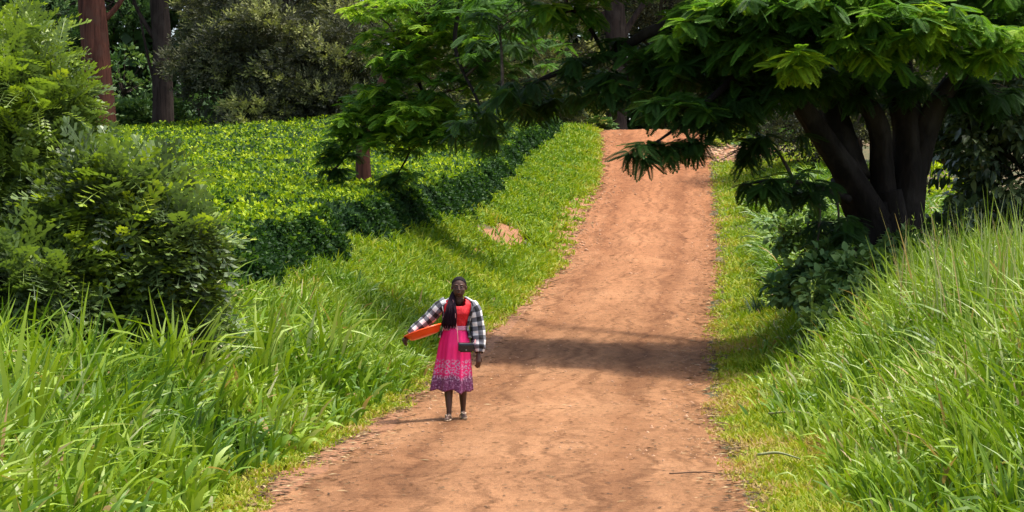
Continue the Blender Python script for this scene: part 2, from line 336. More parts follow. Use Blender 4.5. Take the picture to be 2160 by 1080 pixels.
# stones
m_stone = plain("pale laterite stone", (.42, .25, .15), .9, .2, .35, 6)
tt = bmesh.new(); bmesh.ops.create_icosphere(tt, subdivisions=1, radius=1); tt.verts.ensure_lookup_table()
IV = np.array([v.co[:] for v in tt.verts]); IF = np.array([[v.index for v in f.verts] for f in tt.faces]); tt.free()
def stones(name, P, S, label):
    mb = MB(); n = len(P); A = U(0, 6.28, n); J = U(.65, 1.25, (n, len(IV), 1)); sq = U(.4, .75, n)
    V = IV[None] * J; c, s = np.cos(A)[:, None], np.sin(A)[:, None]
    V = np.stack([V[..., 0] * c - V[..., 1] * s * .7, V[..., 0] * s + V[..., 1] * c * .7, V[..., 2] * sq[:, None]], -1) * S[:, None, None] + P[:, None]
    mb.add(V.reshape(-1, 3), None, (IF[None] + (np.arange(n) * len(IV))[:, None, None]).reshape(-1, 3), .5)
    return tag(mb.build(name, m_stone, smooth=False), label, None, kind="stuff")
n = 2200; y = 17 * (100 / 17) ** U(0, 1, n); u_ = np.where(U(0, 1, n) < .55, np.abs(RG.normal(0, .10, n)), U(0, 1, n)); u_ = np.where(U(0, 1, n) < .5, u_, 1 - u_)
x = xl(y) * (1 - u_) + xr(y) * u_; P = np.stack([x, y, H(x, y) + .012], -1)
stones("gravel", P, U(.004, .012, n) * (1 + y / 30) * np.where(U(0, 1, n) < .05, 1.8, 1), "small pale stones scattered over the dirt road")
c = hit(1545, 325); n = 240; x = c[0] + RG.normal(0, .7, n); y = c[1] + RG.normal(0, 1.6, n)
stones("rubble", np.stack([x, y, H(x, y) + .02], -1), U(.05, .17, n), "pale broken stones heaped beside the far end of the road")
c = [hit(q, r) for q, r in ((1215, 470), (1190, 520), (1245, 410))]; n = 160; k = RG.integers(0, 3, n); c = np.array(c)[k]
x = c[:, 0] + RG.normal(0, .5, n); y = c[:, 1] + RG.normal(0, 2.2, n)
stones("rubble", np.stack([x, y, H(x, y) + .02], -1), U(.025, .07, n), "loose stones washed down the left shoulder of the road")

# dead leaves, straw and crumbs of dark soil gathered along both edges
m_lit = leaf_mat("dead leaves and straw", [(0, (.035, .02, .012)), (.4, (.10, .06, .03)), (.7, (.26, .17, .08)), (1, (.42, .33, .18))], .05, .8, .15)
mb = MB(); n = 15000; y = 10.5 * (96 / 10.5) ** U(0, 1, n); e = np.abs(RG.normal(0, .22, n)) * np.where(U(0, 1, n) < .08, 3, 1); sd_ = np.where(U(0, 1, n) < .5, 1, -1)
x = np.where(sd_ > 0, xr(y) - e + .2, xl(y) + e - .2); dn = wob(x * .3, y, 1.7, 3) > -.3; x, y = x[dn], y[dn]; n = len(x); az = np.where(U(0, 1, n) < .6, RG.normal(0, .35, n), U(0, 6.28, n))
scatter(mb, T_quad(.12, .02), np.stack([x, y, H(x, y) + .02], -1), np.stack([np.cos(az), np.sin(az), U(-.05, .12, n)], -1), rdir(n) * .25 + [0, 0, 1], U(.02, .085, n) * (1 + y / 60), U(0, 1, n) ** 1.4)
tag(mb.build("litter", m_lit), "dead leaves, straw and crumbs along the road edges", None, kind="stuff")
mb = MB(); n = 5000; y = 11 * (90 / 11) ** U(0, 1, n); u_ = U(.03, .97, n); x = xl(y) * (1 - u_) + xr(y) * u_; az = RG.normal(0, .5, n)
scatter(mb, T_quad(.25, .02), np.stack([x, y, H(x, y) + .019], -1), np.stack([np.cos(az), np.sin(az), U(-.02, .08, n)], -1), rdir(n) * .2 + [0, 0, 1], U(.012, .045, n) * (1 + y / 60), U(0, .6, n))
tag(mb.build("litter", m_lit), "scattered crumbs and leaf bits on the road surface", None, kind="stuff")
m_stalk = plain("dry green stalk", (.20, .22, .09), .6, .3, .3, 30); m_tw = plain("dead brown twig", (.11, .065, .04), .85, .2, .3, 30)
for (x0, y0, x1, y1, r_, mt, nm, lab) in ((1412, 1008, 1548, 1010, .006, m_tw, "twig", "thin dead twig lying across the right edge of the road nearest the camera"), (1598, 1004, 1688, 1013, .012, m_stalk, "grass_stalk", "thick cut grass stalk lying in the verge, the lower of two"),
                                   (1622, 908, 1742, 916, .012, m_stalk, "grass_stalk", "thick cut grass stalk lying in the verge, the upper of two")):
    A, B = hit(x0, y0), hit(x1, y1); up = .012 if nm == "twig" else .16; A[2] += .02 + up; B[2] += .02 + up; mb = MB(); m_ = (A + B) / 2 + [0, .03, .015 if nm == "twig" else .03]; o_ = A.copy()
    tube(mb, [A - o_, m_ - o_, B - o_], [r_, r_, r_ * .4], 6, 5, .1)
    if nm == "twig": tube(mb, [m_ - o_, m_ - o_ + [.09, .05, .01]], [r_ * .7, r_ * .3], 5, 2)
    t_ = tag(mb.build(nm, mt), lab, "twig" if nm == "twig" else "stalk"); t_.location = o_
# ================================================================== TEA
m_tea = leaf_mat("tea leaves", [(0, (.02, .055, .014)), (.4, (.07, .15, .014)), (.68, (.20, .31, .008)), (1, (.38, .46, .012))], .3, .6, .15)
m_teacore = plain("tea twigs and inner leaves", (.012, .03, .009), .95, .1, .5, 12)
_tp = np.array([hit(*q)[:2] for q in ((300, 780), (430, 692), (560, 630), (700, 572), (785, 526))] + [hit(*q)[:2] for q in ((800, 522), (900, 488), (1005, 462), (1070, 402), (1105, 345), (1185, 282))])
_o = np.argsort(_tp[:, 1]); _tp = _tp[_o]
def tea_x(y): return np.interp(y, _tp[:, 1], _tp[:, 0]) + .2 * wob(y, 0, 1.3) + .12 * wob(y, 3, 3.9)
GAPS = [([(790, 492), (740, 478), (500, 468)], .85), ([(640, 308), (520, 322)], .22), ([(470, 280), (380, 292)], .25), ([(740, 395), (560, 400)], .10), ([(500, 352), (300, 345)], .05), ([(690, 345), (560, 352)], .05), ([(620, 432), (470, 425)], .06), ([(690, 520), (480, 520)], .10), ([(600, 300), (240, 312)], .05), ([(640, 372), (420, 380)], .04)]
_gp = [(np.array([hit(*q, lift=.45)[:2] for q in g]), w_) for g, w_ in GAPS]
def seg_dist(x, y, A):
    d = np.full(np.shape(x), 99.0)
    for a, b in zip(A[:-1], A[1:]):
        ab = b - a; t = np.clip(((x - a[0]) * ab[0] + (y - a[1]) * ab[1]) / (ab @ ab), 0, 1); d = np.minimum(d, np.hypot(x - a[0] - t * ab[0], y - a[1] - t * ab[1]))
    return d
TEA_END = 99.0
def dips(x, y):       # gaps between the picking rows and between single bushes, sunk and tinted darker
    a = y / 1.45 + .16 * x + .28 * wob(x, y, .45) + .1 * wob(x, y, 1.9, 3); b = x / 1.3 + .3 * wob(x, y, .6, 5) + .15 * wob(x, y, 2.1)
    da = np.abs(a - np.round(a)) * 1.45; db = np.abs(b - np.round(b)) * 1.3; m = .55 + .45 * wob(x, y, .7, 6)
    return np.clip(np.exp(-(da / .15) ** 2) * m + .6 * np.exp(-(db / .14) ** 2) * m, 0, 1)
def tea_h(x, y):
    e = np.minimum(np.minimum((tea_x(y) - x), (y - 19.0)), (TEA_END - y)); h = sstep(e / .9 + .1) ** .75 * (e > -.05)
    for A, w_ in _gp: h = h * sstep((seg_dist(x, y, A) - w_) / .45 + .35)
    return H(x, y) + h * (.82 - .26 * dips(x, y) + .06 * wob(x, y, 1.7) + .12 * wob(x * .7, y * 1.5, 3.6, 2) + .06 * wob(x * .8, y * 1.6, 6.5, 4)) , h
V, Q = grid(np.arange(-46, 5, .22), np.arange(18.5, 100, .22), lambda X, Y: tea_h(X, Y)[0] - .05)
hh = tea_h(V[:, 0], V[:, 1])[1]; Q = Q[(hh[Q] > .01).any(1)]
tea = tag(link("tea_bushes", mk_mesh("tea_bushes", V, Q, smooth=True), m_teacore), "clipped tea bushes carpeting the slope left of the road", "tea bushes", kind="stuff")
def tea_leaves(x, y, size, tb):
    e = .06; z0, h0 = tea_h(x, y); zx = tea_h(x + e, y)[0] - tea_h(x - e, y)[0]; zy = tea_h(x, y + e)[0] - tea_h(x, y - e)[0]
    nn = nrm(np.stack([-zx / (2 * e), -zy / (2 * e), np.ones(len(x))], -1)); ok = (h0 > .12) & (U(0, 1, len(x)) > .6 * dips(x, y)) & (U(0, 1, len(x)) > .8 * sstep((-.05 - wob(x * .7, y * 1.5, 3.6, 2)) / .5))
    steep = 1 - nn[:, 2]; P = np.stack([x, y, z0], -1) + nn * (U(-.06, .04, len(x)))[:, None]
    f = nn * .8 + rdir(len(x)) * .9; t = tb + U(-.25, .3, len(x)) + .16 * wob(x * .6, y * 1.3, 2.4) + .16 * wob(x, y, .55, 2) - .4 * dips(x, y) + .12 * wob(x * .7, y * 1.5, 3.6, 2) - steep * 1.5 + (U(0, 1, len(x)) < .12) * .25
    return P[ok], f[ok], (nn + rdir(len(x)) * .5)[ok], (size * U(.7, 1.3, len(x)))[ok], t[ok]
mb = MB()
n = 330000; sx = U(-.30, .05, n); q = U(0, 1, n); y = 1 / (1 / 22 + (1 / 98 - 1 / 22) * q ** .8); x = sx * y
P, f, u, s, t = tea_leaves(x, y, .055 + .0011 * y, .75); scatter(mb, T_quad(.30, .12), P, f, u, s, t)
# denser leaves down the clipped sides facing the road
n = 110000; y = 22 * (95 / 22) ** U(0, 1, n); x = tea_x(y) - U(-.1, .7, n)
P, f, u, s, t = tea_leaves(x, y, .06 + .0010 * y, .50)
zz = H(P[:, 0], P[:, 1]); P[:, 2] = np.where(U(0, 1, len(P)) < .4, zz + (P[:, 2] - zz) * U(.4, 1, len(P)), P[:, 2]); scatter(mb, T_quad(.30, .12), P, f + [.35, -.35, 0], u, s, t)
A = np.concatenate([np.linspace(a, b, 40) for g, _ in _gp[:1] for a, b in zip(g[:-1], g[1:])]); k = RG.integers(0, len(A), 14000)
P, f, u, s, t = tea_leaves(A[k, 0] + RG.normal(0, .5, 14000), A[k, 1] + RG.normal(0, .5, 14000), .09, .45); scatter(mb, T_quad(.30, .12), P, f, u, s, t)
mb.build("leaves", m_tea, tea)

# ================================================================== GRASS
m_tall = leaf_mat("tall grass blades", [(0, (.035, .06, .02)), (.25, (.055, .13, .012)), (.5, (.13, .23, .012)), (.66, (.22, .32, .014)), (.8, (.27, .37, .07)), (.9, (.36, .40, .20)), (1, (.40, .27, .12))], .25, .45, .28)
m_short = leaf_mat("short verge grass", [(0, (.04, .11, .008)), (.4, (.125, .22, .010)), (.7, (.25, .31, .012)), (.88, (.34, .32, .04)), (1, (.38, .26, .10))], .3, .6, .25)
def tufts(mb, C, nb, L, W, spread, tint, lean=(.05, .45), curl=(.3, 1.5), seg=6, kinkp=.25, wind=0.0):
    n = len(C) * nb; k = np.repeat(np.arange(len(C)), nb); az = U(0, 6.283, n) + 0
    B = C[k].copy(); r = np.abs(RG.normal(0, spread, n)); B[:, 0] += r * np.cos(az); B[:, 1] += r * np.sin(az); B[:, 2] = H(B[:, 0], B[:, 1]) - .02
    Ln = L[k] * U(.45, 1.15, n); kink = (U(0, 1, n) < kinkp) * U(.4, 1.3, n)
    az2 = az + wind * np.sin(U(-1, 1, n))
    blades(mb, B, az2, Ln, W * U(.5, 1.25, n) * (1 + B[:, 1] / 60), U(*lean, n), U(*curl, n), np.clip(tint[k] + U(-.18, .18, n) + (U(0, 1, n) < .06) * .38, 0, 1), seg, kink)
def tl_pos(n, y0, y1, t0, t1, side, pw=1.0, tp=1.0):
    y = y0 * (y1 / y0) ** (U(0, 1, n) ** pw); t = t0 + (t1 - t0) * U(0, 1, n) ** tp
    x = xl(y) - t if side < 0 else xr(y) + t
    return x, y, t
# --- tall grass, left bank (foreground) and further up the bank
mb = MB()
x, y, t = tl_pos(3000, 10.5, 27, .35, 7.5, -1, 1.0, .9)
hgt = np.interp(t, [.3, .8, 1.6, 3, 8], [.3, .62, .95, 1.12, 1.1]) * np.interp(y, [10, 20, 27], [1.0, .95, .75]) * (1 + .22 * wob(x, y, 1.3))
ok = (np.abs(x / y) < .34) & off_patch(x, y, -.2) ; x, y, hgt = x[ok], y[ok], hgt[ok]
C = np.stack([x, y, H(x, y)], -1); tufts(mb, C, 12, hgt, .037, .08, .5 + .26 * wob(x, y, .9, 3), wind=.3, lean=(.02, .40), curl=(.15, 1.7))
for cx_, cy_, k_ in ((345, 900, 26), (395, 900, 18), (60, 1000, 22), (180, 900, 20), (560, 860, 16), (700, 820, 12), (20, 1060, 18)):      # taller pale clumps standing above the rest
    c = hit(cx_, cy_); B = c + np.stack([RG.normal(0, .09, k_), RG.normal(0, .12, k_), np.zeros(k_)], -1); B[:, 2] = H(B[:, 0], B[:, 1])
    blades(mb, B, U(0, 6.28, k_), U(1.1, 1.5, k_), U(.035, .055, k_), U(.02, .3, k_), U(.1, 1.1, k_), U(.62, .84, k_), 7, (U(0, 1, k_) < .3) * 1.0)
tag(mb.build("tall_grass", m_tall), "long arching green grass massed left of the road in front of the feathery bushes", "grass", kind="stuff")
mb = MB()
x, y, t = tl_pos(3600, 24, 46, .35, 4.2, -1, 1.0, 1.0)
hgt = np.interp(t, [0, 1, 2.2, 3.2, 4.2], [.22, .5, .55, .36, .26]) * np.interp(y, [24, 30, 34, 46], [1.15, .9, .5, .38]) * (1 + .35 * wob(x, y, 1.6, 2))
ok = off_patch(x, y, .1) & (x < tea_x(y) + 1.5) | (t < 3); ok &= off_patch(x, y, .1); x, y, hgt = x[ok], y[ok], hgt[ok]
C = np.stack([x, y, H(x, y)], -1); tufts(mb, C, 13, hgt, .024, .09, .56 + .2 * wob(x, y, 1.2, 1), seg=4)
tag(mb.build("tall_grass", m_tall), "knee-high green grass on the left bank behind the walking woman", "grass", kind="stuff")
# --- tall grass, right bank
mb = MB()
x, y, t = tl_pos(4800, 9.5, 33, .7, 8.5, 1, 1.0, .85)
hgt = np.interp(t, [.5, 1.1, 2.0, 3.2, 8], [.3, .5, .9, 1.3, 1.5]) * np.interp(y, [9, 14, 20, 25, 29, 33], [.95, 1, 1, .8, .62, .5]) * (1 + .2 * wob(x, y, 1.1, 5))
ok = (np.abs(x / y) < .34); x, y, hgt = x[ok], y[ok], hgt[ok]
C = np.stack([x, y, H(x, y)], -1); tufts(mb, C, 13, hgt, .026, .12, .58 + .2 * wob(x, y, .8, 7), lean=(.02, .4), curl=(.15, 1.3), wind=.2)
n = 160; x, y, t = tl_pos(n, 12, 26, 1.2, 6, 1); B = np.stack([x, y, H(x, y)], -1)      # flowering stalks with small spikelets
for bx in B:
    h_ = U(.8, 1.45); dx, dy = U(-.2, .2, 2); tip = bx + [dx, dy, h_]; mid_ = bx + [dx * .3, dy * .3, h_ * .55]
    tube(mb, [bx, mid_, tip], [.003, .003, .0015], 3, 3, cap=False, tint=.72); q = U(.72, 1.02, 9)[:, None]; Pq = mid_ + (tip - mid_) * (q - .45) / .55
    scatter(mb, T_quad(.18, .1), Pq, rdir(9) * [1, 1, .2] + [0, 0, .7], rdir(9), U(.03, .06, 9), U(.7, .88, 9))
# upright straw-tipped culms at the back
n = 420; x = U(4.2, 6.8, n); y = U(17, 22, n); C = np.stack([x, y, H(x, y) - .02], -1)
blades(mb, C, U(0, 6.28, n), U(1.2, 1.85, n), U(.012, .024, n), U(0, .16, n), U(0, .3, n), U(.6, 1.0, n), 5)
tag(mb.build("tall_grass", m_tall), "tall bright grass with pale upright stems on the right bank in front of the big tree", "grass", kind="stuff")
# --- cane-like grass clump right verge further back
mb = MB()
x, y, t = tl_pos(1500, 33, 62, 1.3, 5.0, 1); ok = y < 70; x, y = x[ok], y[ok]; C = np.stack([x, y, H(x, y)], -1)
tufts(mb, C, 13, np.interp(y, [33, 40, 62], [.7, 1.0, .8]) * U(.7, 1.2, len(x)), .03, .14, .42 + .2 * wob(x, y, 1.0, 9), curl=(.8, 2.2), seg=5)
tag(mb.build("tall_grass", m_tall), "drooping dusky green grass left of the big tree trunks, up the right verge", "grass", kind="stuff")
# --- short grass and creepers on both verges
mb = MB()
def short(n, y0, y1, t0, t1, side, h, tint, tp=1.0, seg=2, W=.012):
    x, y, t = tl_pos(n, y0, y1, t0, t1, side, 1.0, tp); edge = sstep((t + .12 + rag(y, 1 if side < 0 else 5)) / .25) > U(0, 1, n)
    ok = off_patch(x, y, -.05) & edge & (np.abs(x / y) < .36); ok |= (U(0, 1, n) < .3) & edge; ok &= off_patch(x, y, .25, slice(0, 4)) | (U(0, 1, n) < .16); ok &= ~(U(0, 1, n) < .55 * (wob(x, y, 2.1, 8) > .45)); x, y, t = x[ok], y[ok], t[ok]; m = len(x)
    B = np.stack([x, y, H(x, y) - .01], -1); hh = h * U(.4, 1.3, m) * (1 + .4 * wob(x, y, 1.9, 6)) * np.clip(.35 + t / .9, .35, 1)
    blades(mb, B, U(0, 6.28, m), hh, W * U(.6, 1.4, m) * (1 + y / 22), U(.1, .9, m), U(.2, 1.4, m), np.clip(tint + .28 * np.exp(-np.maximum(t, 0) / .3) + .16 * wob(x, y, .9, 4) + .1 * wob(x, y, 3.3, 2) + U(-.2, .2, m), 0, 1), seg)
short(120000, 10, 34, -.12, 2.6, 1, .15, .70, 1.1)
short(60000, 33, 98, -.1, 4.5, 1, .2, .58, 1.0)
short(80000, 10, 30, -.12, 2.4, -1, .14, .62, 1.2)
short(150000, 28, 98, -.15, 5.0, -1, .30, .52, 1.0, 3)
short(12000, 88, 104, -.2, 9, 1, .5, .6, 1.0); short(9000, 90, 104, -.2, 7, -1, .35, .55, 1.0)
tag(mb.build("grass", m_short), "short yellow-green grass edging the road", "grass", kind="stuff")
# creeping broad-leafed cover on the left bank
mb = MB(); n = 120000; x, y, t = tl_pos(n, 42, 96, .8, 6.5, -1)
ok = (x < 40) & (tea_h(x, y)[1] < .3) & off_patch(x, y, .15) & (U(0, 1, n) < (y - 38) / 20) & (wob(x, y, 1.2, 3) + .8 * np.clip((t - 1) / 3, -1, 1) > -.15); x, y = x[ok], y[ok]; m = len(x)
P = np.stack([x, y, H(x, y) + U(.02, .22, m) * (1 + .6 * wob(x, y, 2.2, 1))], -1)
scatter(mb, T_quad(.38, .15), P, rdir(m) + [0, 0, .5], rdir(m) * .5 + [0, 0, 1], U(.04, .075, m) * (1 + y / 110), .36 + .2 * wob(x, y, 1.4, 5) + U(-.22, .25, m))
tag(mb.build("undergrowth", m_short), "leafy creeping undergrowth between the tea bushes and the road", "undergrowth", kind="stuff")
n = 26000; mb = MB(); x, y, t = tl_pos(n, 26, 70, 1.5, 6.5, 1); P = np.stack([x, y, H(x, y) + U(.02, .3, n)], -1)
scatter(mb, T_quad(.35, .15), P, rdir(n) + [0, 0, .5], rdir(n) * .5 + [0, 0, 1], U(.06, .12, n), .35 + U(-.25, .25, n))
tag(mb.build("undergrowth", m_short), "low leafy undergrowth around the foot of the big tree", "undergrowth", kind="stuff")

# ================================================================== TREES AND SHRUBS
m_feath = leaf_mat("feathery bush leaflets", [(0, (.04, .06, .03)), (.4, (.10, .155, .05)), (.65, (.16, .24, .03)), (.85, (.26, .36, .025)), (1, (.38, .46, .03))], .28, .45, .45)
m_frond = leaf_mat("fern-like tree fronds", [(0, (.028, .06, .02)), (.4, (.052, .125, .022)), (.65, (.085, .20, .022)), (.85, (.17, .31, .025)), (1, (.30, .44, .03))], .42, .6, .15)
m_broad = leaf_mat("dark broad leaves", [(0, (.02, .04, .02)), (.5, (.055, .09, .04)), (.85, (.11, .16, .07)), (1, (.2, .25, .09))], .18, .38, .5)
m_silver = leaf_mat("grey feathery foliage", [(0, (.03, .036, .02)), (.4, (.07, .075, .044)), (.7, (.125, .135, .065)), (.9, (.27, .29, .09)), (1, (.34, .36, .11))], .18, .65, .2)
m_forest = leaf_mat("forest leaves", [(0, (.024, .055, .024)), (.45, (.06, .13, .04)), (.75, (.11, .20, .055)), (1, (.18, .27, .07))], .22, .6, .25)
b_red = bark_mat("red-brown fissured bark", (.025, .010, .007), (.15, .055, .034), (.10, .045, .03), (3.2, 3.2, .22))
b_dark = bark_mat("dark bark", (.008, .006, .005), (.045, .031, .024), (.05, .038, .03), (3.2, 3.2, .25))
b_big = bark_mat("rough dark bark with lichen and painted rim light", (.007, .005, .004), (.017, .012, .009), (.030, .024, .019), (3.2, 3.2, 1.0))  # paler patches carry lichen and the rim light put into the bark colour
b_twig = bark_mat("twig bark", (.03, .022, .014), (.09, .07, .05))
GOLD = 2.39996
def clumps(blobs, dens):          # blobs: (centre, radii) -> clump centres spread through them, mostly near the surface
    C, O = [], []
    for (c, r), k in zip(blobs, dens):
        d = rdir(k); rr = U(.45, 1, k) ** .5 * (1 + (U(0, 1, k) < .16) * U(0, .4, k)); P = np.asarray(c) + d * rr[:, None] * np.asarray(r); C.append(P); O.append(d)
    return np.concatenate(C), np.concatenate(O)
def twig_to(mb, A, B, r0, r1, sag=.12, sides=4):
    m = (A + B) / 2 + np.array([0, 0, sag * np.linalg.norm(B - A)]) + RG.normal(0, .04, 3) * np.linalg.norm(B - A)
    tube(mb, [A, m, B], [r0, (r0 + r1) / 2, r1], sides, 3, cap=False)
def crown_leaves(mb, T, C, O, per, rad, size, tint, tj=.12, out=.8, upb=.3, rnd=.8, clumpj=.18, wscale=None, flat=.6):
    n = len(C) * per; k = np.repeat(np.arange(len(C)), per); d = rdir(n); rr = U(.15, 1, n) ** .6
    P = C[k] + d * (rr * np.asarray(rad)[k] if np.ndim(rad) else rr * rad)[:, None] * np.array([1, 1, flat])
    f = d * out + O[k] * .5 + rdir(n) * rnd * .5; f[:, 2] += upb
    ct = np.clip(RG.normal(0, clumpj, len(C)), -2 * clumpj, 2 * clumpj)
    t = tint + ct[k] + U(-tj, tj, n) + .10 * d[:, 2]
    up = nrm(rdir(n) * .45 + [0, 0, 1.0] + d * .3)
    scatter(mb, T, P, f, up, size * U(.65, 1.3, n), np.clip(t, 0, 1), wscale)
def near_pt(paths, c):
    best = None
    for P in paths:
        d = np.linalg.norm(P - c, axis=1) + np.maximum(0, P[:, 2] - c[2]) * .4; i = int(d.argmin())
        if best is None or d[i] < best[0]: best = (d[i], P[i])
    return best[1]
def leafy(name, label, cat, trunk, blobs, dens, T, mat, bark, per, rad, size, tint, group=None, limbs=(), twig_r=.02, tw=True, sides=10, rough=.06, **kw):
    """one tree or shrub: trunk, limbs, twigs, crown"""
    base = np.array(trunk[0][0]); root = thing(name, label, cat, group); root.location = base
    mb = MB(); tube(mb, [np.array(q) - base for q in trunk[0]], trunk[1], sides, 4, rough, ridge=.05 if sides > 12 else 0); mb.build("trunk", bark, root)
    paths = [smooth_path(trunk[0], trunk[1], 5)[0]]
    for lp, lr in limbs:
        mb = MB(); tube(mb, [np.array(q) - base for q in lp], lr, 7, 5, rough); mb.build("limb", bark, root); paths.append(smooth_path(lp, lr, 5)[0])
    if tw:
        mb = MB(); subs = []
        for c, r in blobs:
            c = np.asarray(c, float); a = near_pt(paths, c)
            if np.linalg.norm(a - c) > .05: twig_to(mb, a - base, c - base, twig_r * 2.2, twig_r)
            subs.append(smooth_path([a, (a + c) / 2 + [0, 0, .1 * np.linalg.norm(c - a)], c], [1, 1, 1], 4)[0])
    C, O = clumps(blobs, dens)
    if tw:
        for i in range(0, len(C), max(1, len(C) // 160)): twig_to(mb, near_pt(subs, C[i]) - base, C[i] - base, twig_r, twig_r * .35, 0.05)
        mb.build("branches", bark, root)
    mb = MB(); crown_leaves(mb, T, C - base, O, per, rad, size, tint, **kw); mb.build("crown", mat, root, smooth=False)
    return root
def pb(x_, y_, d, rx, ry, rd=None):   # blob from a spot in the photo at distance d; radii given in photo pixels at that distance
    s = d / FPX; return (px(x_, y_, d), (rx * s, rd if rd else (rx + ry) / 2 * s, ry * s))

# --- three feathery bushes on the left
T_f1 = T_pinnate(7, .26, .066, 58, .35, .1)
T_f2 = T_pinnate(5, .32, .085, 55, .3, .08)
def gbase(x_, d): X = (x_ - 1080) * d / FPX; return np.array([X, d, float(H(X, d)) - .05])
b = gbase(20, 21.5)
leafy("feathery_bush", "tallest feathery bush, lime-green at the top, at the left edge of the photo", "bush", ([b, px(25, 600, 21.5), px(40, 400, 21.6), px(60, 200, 21.5)], [.07, .06, .045, .02]),
      [pb(40, 210, 21.3, 110, 110), pb(100, 250, 21.5, 64, 66), pb(20, 130, 21.8, 50, 50), pb(60, 100, 21.6, 24, 32), pb(-40, 300, 22, 130, 150), pb(70, 370, 21.2, 110, 110), pb(130, 310, 21.4, 40, 44), pb(-60, 60, 22.3, 80, 100), pb(20, 520, 21.4, 120, 120), pb(-90, 450, 22, 130, 170), pb(135, 205, 21.3, 26, 18)],
      [55, 24, 14, 8, 50, 50, 14, 26, 50, 45, 8], T_f1, m_feath, b_twig, 11, .24, .36, .52, limbs=[([px(25, 600, 21.5), px(90, 450, 21), px(120, 300, 21)], [.04, .03, .015])], twig_r=.012, clumpj=.17, out=.9, upb=.2, rnd=1.3)
b = gbase(250, 20.2)
leafy("feathery_bush", "broad grey-green feathery bush spreading over the near end of the tea bushes", "bush", ([b, px(255, 700, 20.2), px(270, 560, 20.3), px(300, 440, 20.3)], [.06, .05, .035, .015]),
      [pb(240, 440, 20.3, 105, 80), pb(330, 530, 20.1, 90, 75), pb(200, 540, 20.4, 130, 110), pb(300, 640, 20.3, 130, 80), pb(375, 588, 20.2, 55, 45), pb(400, 500, 20.0, 38, 20), pb(310, 400, 20.4, 50, 24), pb(140, 650, 20.5, 120, 80), pb(362, 645, 20.6, 45, 40), pb(225, 385, 20.4, 40, 26)],
      [50, 46, 60, 55, 20, 8, 9, 45, 14, 8], T_f2, m_feath, b_twig, 11, .24, .37, .44, limbs=[([px(255, 700, 20.2), px(330, 600, 20), px(405, 530, 20)], [.035, .025, .01]), ([px(255, 700, 20.2), px(200, 600, 20.3), px(140, 500, 20.5)], [.035, .025, .01])], twig_r=.011, clumpj=.22, out=.8, upb=.1, rnd=1.7)
b = gbase(60, 19.6)
leafy("feathery_bush", "low shaded feathery bush rising from the long grass at the left edge", "bush", ([b, px(65, 720, 19.6), px(80, 640, 19.6)], [.05, .04, .02]),
      [pb(50, 600, 19.6, 110, 90), pb(-40, 660, 19.8, 110, 90), pb(130, 620, 19.4, 60, 60), pb(90, 700, 19.5, 110, 50)], [46, 40, 16, 36], T_f2, m_feath, b_twig, 11, .22, .35, .38, twig_r=.011, clumpj=.16, out=.8, upb=.1, rnd=1.7)

